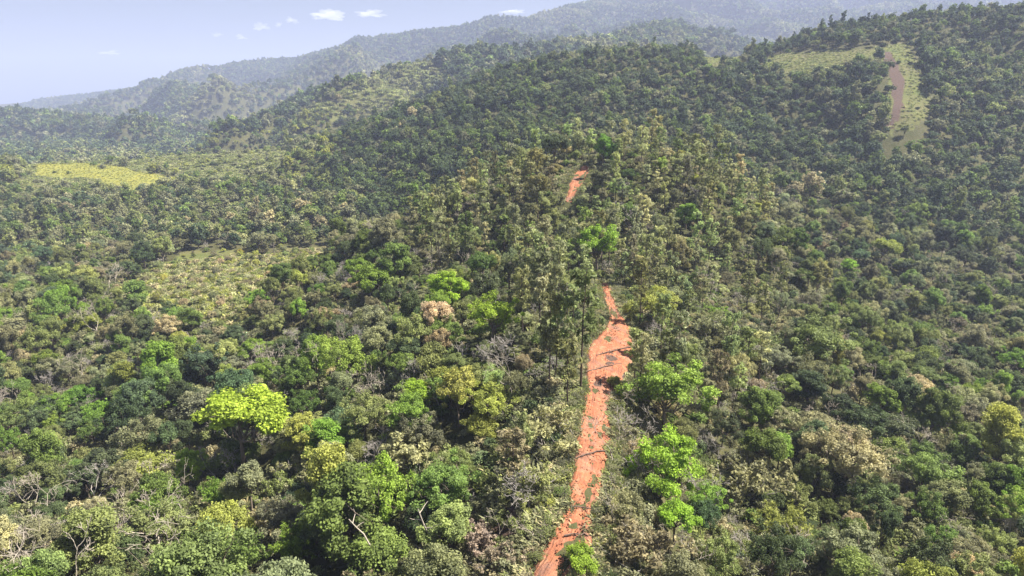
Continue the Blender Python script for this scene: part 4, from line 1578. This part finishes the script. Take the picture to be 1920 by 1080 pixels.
C_STONE = proto_col('proto_stone', [stone(k) for k in range(4)])
k_ = rs.integers(0, len(PATH), 2200)
oo = rs.uniform(-1.15, 1.15, 2200) * PATH[k_, 2]
SX, SY = PATH[k_, 0] + oo, PATH[k_, 1] + rs.normal(size=2200) * .5
ss = rs.uniform(.4, 1.6, 2200)
scatter('gravel', 'loose clods and stones on the red trail', np.c_[SX, SY, ground_z(SX, SY) + .16], rs.random((2200, 3)) * 6.28, np.c_[ss, ss, ss], rs.integers(0, 4, 2200), np.full((2200, 3), .3), C_STONE)
print('counts: items', len(ITEMS), 'chosen', len(chosen), cnt, 'rest', len(rest), 'mid', N_MID, 'far', N_FAR, 'under', m)

# ------------------------------------------------------------------ haze (even, pale, closed box)
def box_mesh(name, x0, x1, y0, y1, z0, z1):
    v = [(x, y, z) for x in (x0, x1) for y in (y0, y1) for z in (z0, z1)]
    f = [(0, 1, 3, 2), (4, 6, 7, 5), (0, 4, 5, 1), (2, 3, 7, 6), (0, 2, 6, 4), (1, 5, 7, 3)]
    return mesh_np(name, v, f)


m, nt, N, L, b = new_mat('haze_air')
N.remove(b)
pv = N.new('ShaderNodeVolumePrincipled')
pv.inputs['Color'].default_value = (0.53, 0.60, 0.86, 1)
pv.inputs['Density'].default_value = HAZE_DENSITY
pv.inputs['Anisotropy'].default_value = 0.1
L.new(pv.outputs[0], N['Material Output'].inputs['Volume'])
hz = box_mesh('haze', -9800, 9800, -9800, 9800, float(V[:, 2].min()) - 1, float(max(V[:, 2].max() + 20, H + 15)))
hz.materials.append(m)
haze = link(bpy.data.objects.new('haze', hz))
haze['kind'] = 'stuff'
haze['label'] = 'pale blue haze in the air over the valleys'
print('terrain z', V[:, 2].min(), V[:, 2].max())

# ------------------------------------------------------------------ small clouds above the haze
m, nt, N, L, b = new_mat('cloud_vapour')
N.remove(b)
pv = N.new('ShaderNodeVolumePrincipled')
pv.inputs['Color'].default_value = (1, 1, 1, 1)
pv.inputs['Density'].default_value = 0.0055
pv.inputs['Anisotropy'].default_value = 0.0
L.new(pv.outputs[0], N['Material Output'].inputs['Volume'])
M_CLOUD = m
import bmesh


def cloud(px, py, w, h, label, seed, Y=7500):
    rng = np.random.default_rng(seed)
    c = at_depth(px, py, Y)
    k = Y / CP / FPX
    bm = bmesh.new()
    bmesh.ops.create_icosphere(bm, subdivisions=4, radius=1.0)
    ctrs = rng.normal(size=(14, 3))
    ctrs /= np.linalg.norm(ctrs, axis=1)[:, None]
    for v_ in bm.verts:
        n_ = np.array(v_.co)
        bump = 0
        for q in range(14):
            bump = max(bump, math.exp(-(1 - float(n_ @ ctrs[q])) * 11.0))
        s_ = 0.40 + 0.85 * bump + 0.06 * math.sin(n_[0] * 21 + seed) * math.sin(n_[1] * 17) * math.sin(n_[2] * 19)
        v_.co = Vector((n_[0] * s_ * w * k * .5, n_[1] * s_ * w * k * .4, n_[2] * s_ * h * k * .5 * (0.7 if n_[2] < 0 else 1.0)))
    me = bpy.data.meshes.new('cloud')
    bm.to_mesh(me)
    bm.free()
    me.materials.append(M_CLOUD)
    o = link(bpy.data.objects.new('cloud', me))
    o.location = tuple(c)
    o['label'] = label
    o['category'] = 'cloud'
    o['group'] = 'small white clouds above the ridge'


for k, (px, py, w, h, label) in enumerate([
    (490, 52, 26, 16, 'small round white cloud, lowest bright puff of the row'),
    (522, 47, 16, 9, 'tiny white cloud between the round puff and the next'),
    (549, 38, 22, 15, 'compact white cloud in the middle of the puff row'),
    (620, 30, 64, 18, 'widest white cloud near the top of the sky'),
    (592, 32, 14, 12, 'little white puff at the tip of the widest cloud'),
    (695, 27, 50, 14, 'flat white cloud closest above the ridge crest'),
    (452, 70, 24, 9, 'faint flat cloud below the round puff'),
    (408, 66, 20, 8, 'faint small cloud, second from the open sky'),
    (205, 99, 34, 10, 'faint low cloud alone in the left sky'),
    (960, 22, 40, 10, 'white cloud touching the highest crest'),
]):
    cloud(px, py, w, h, label, k + 3)
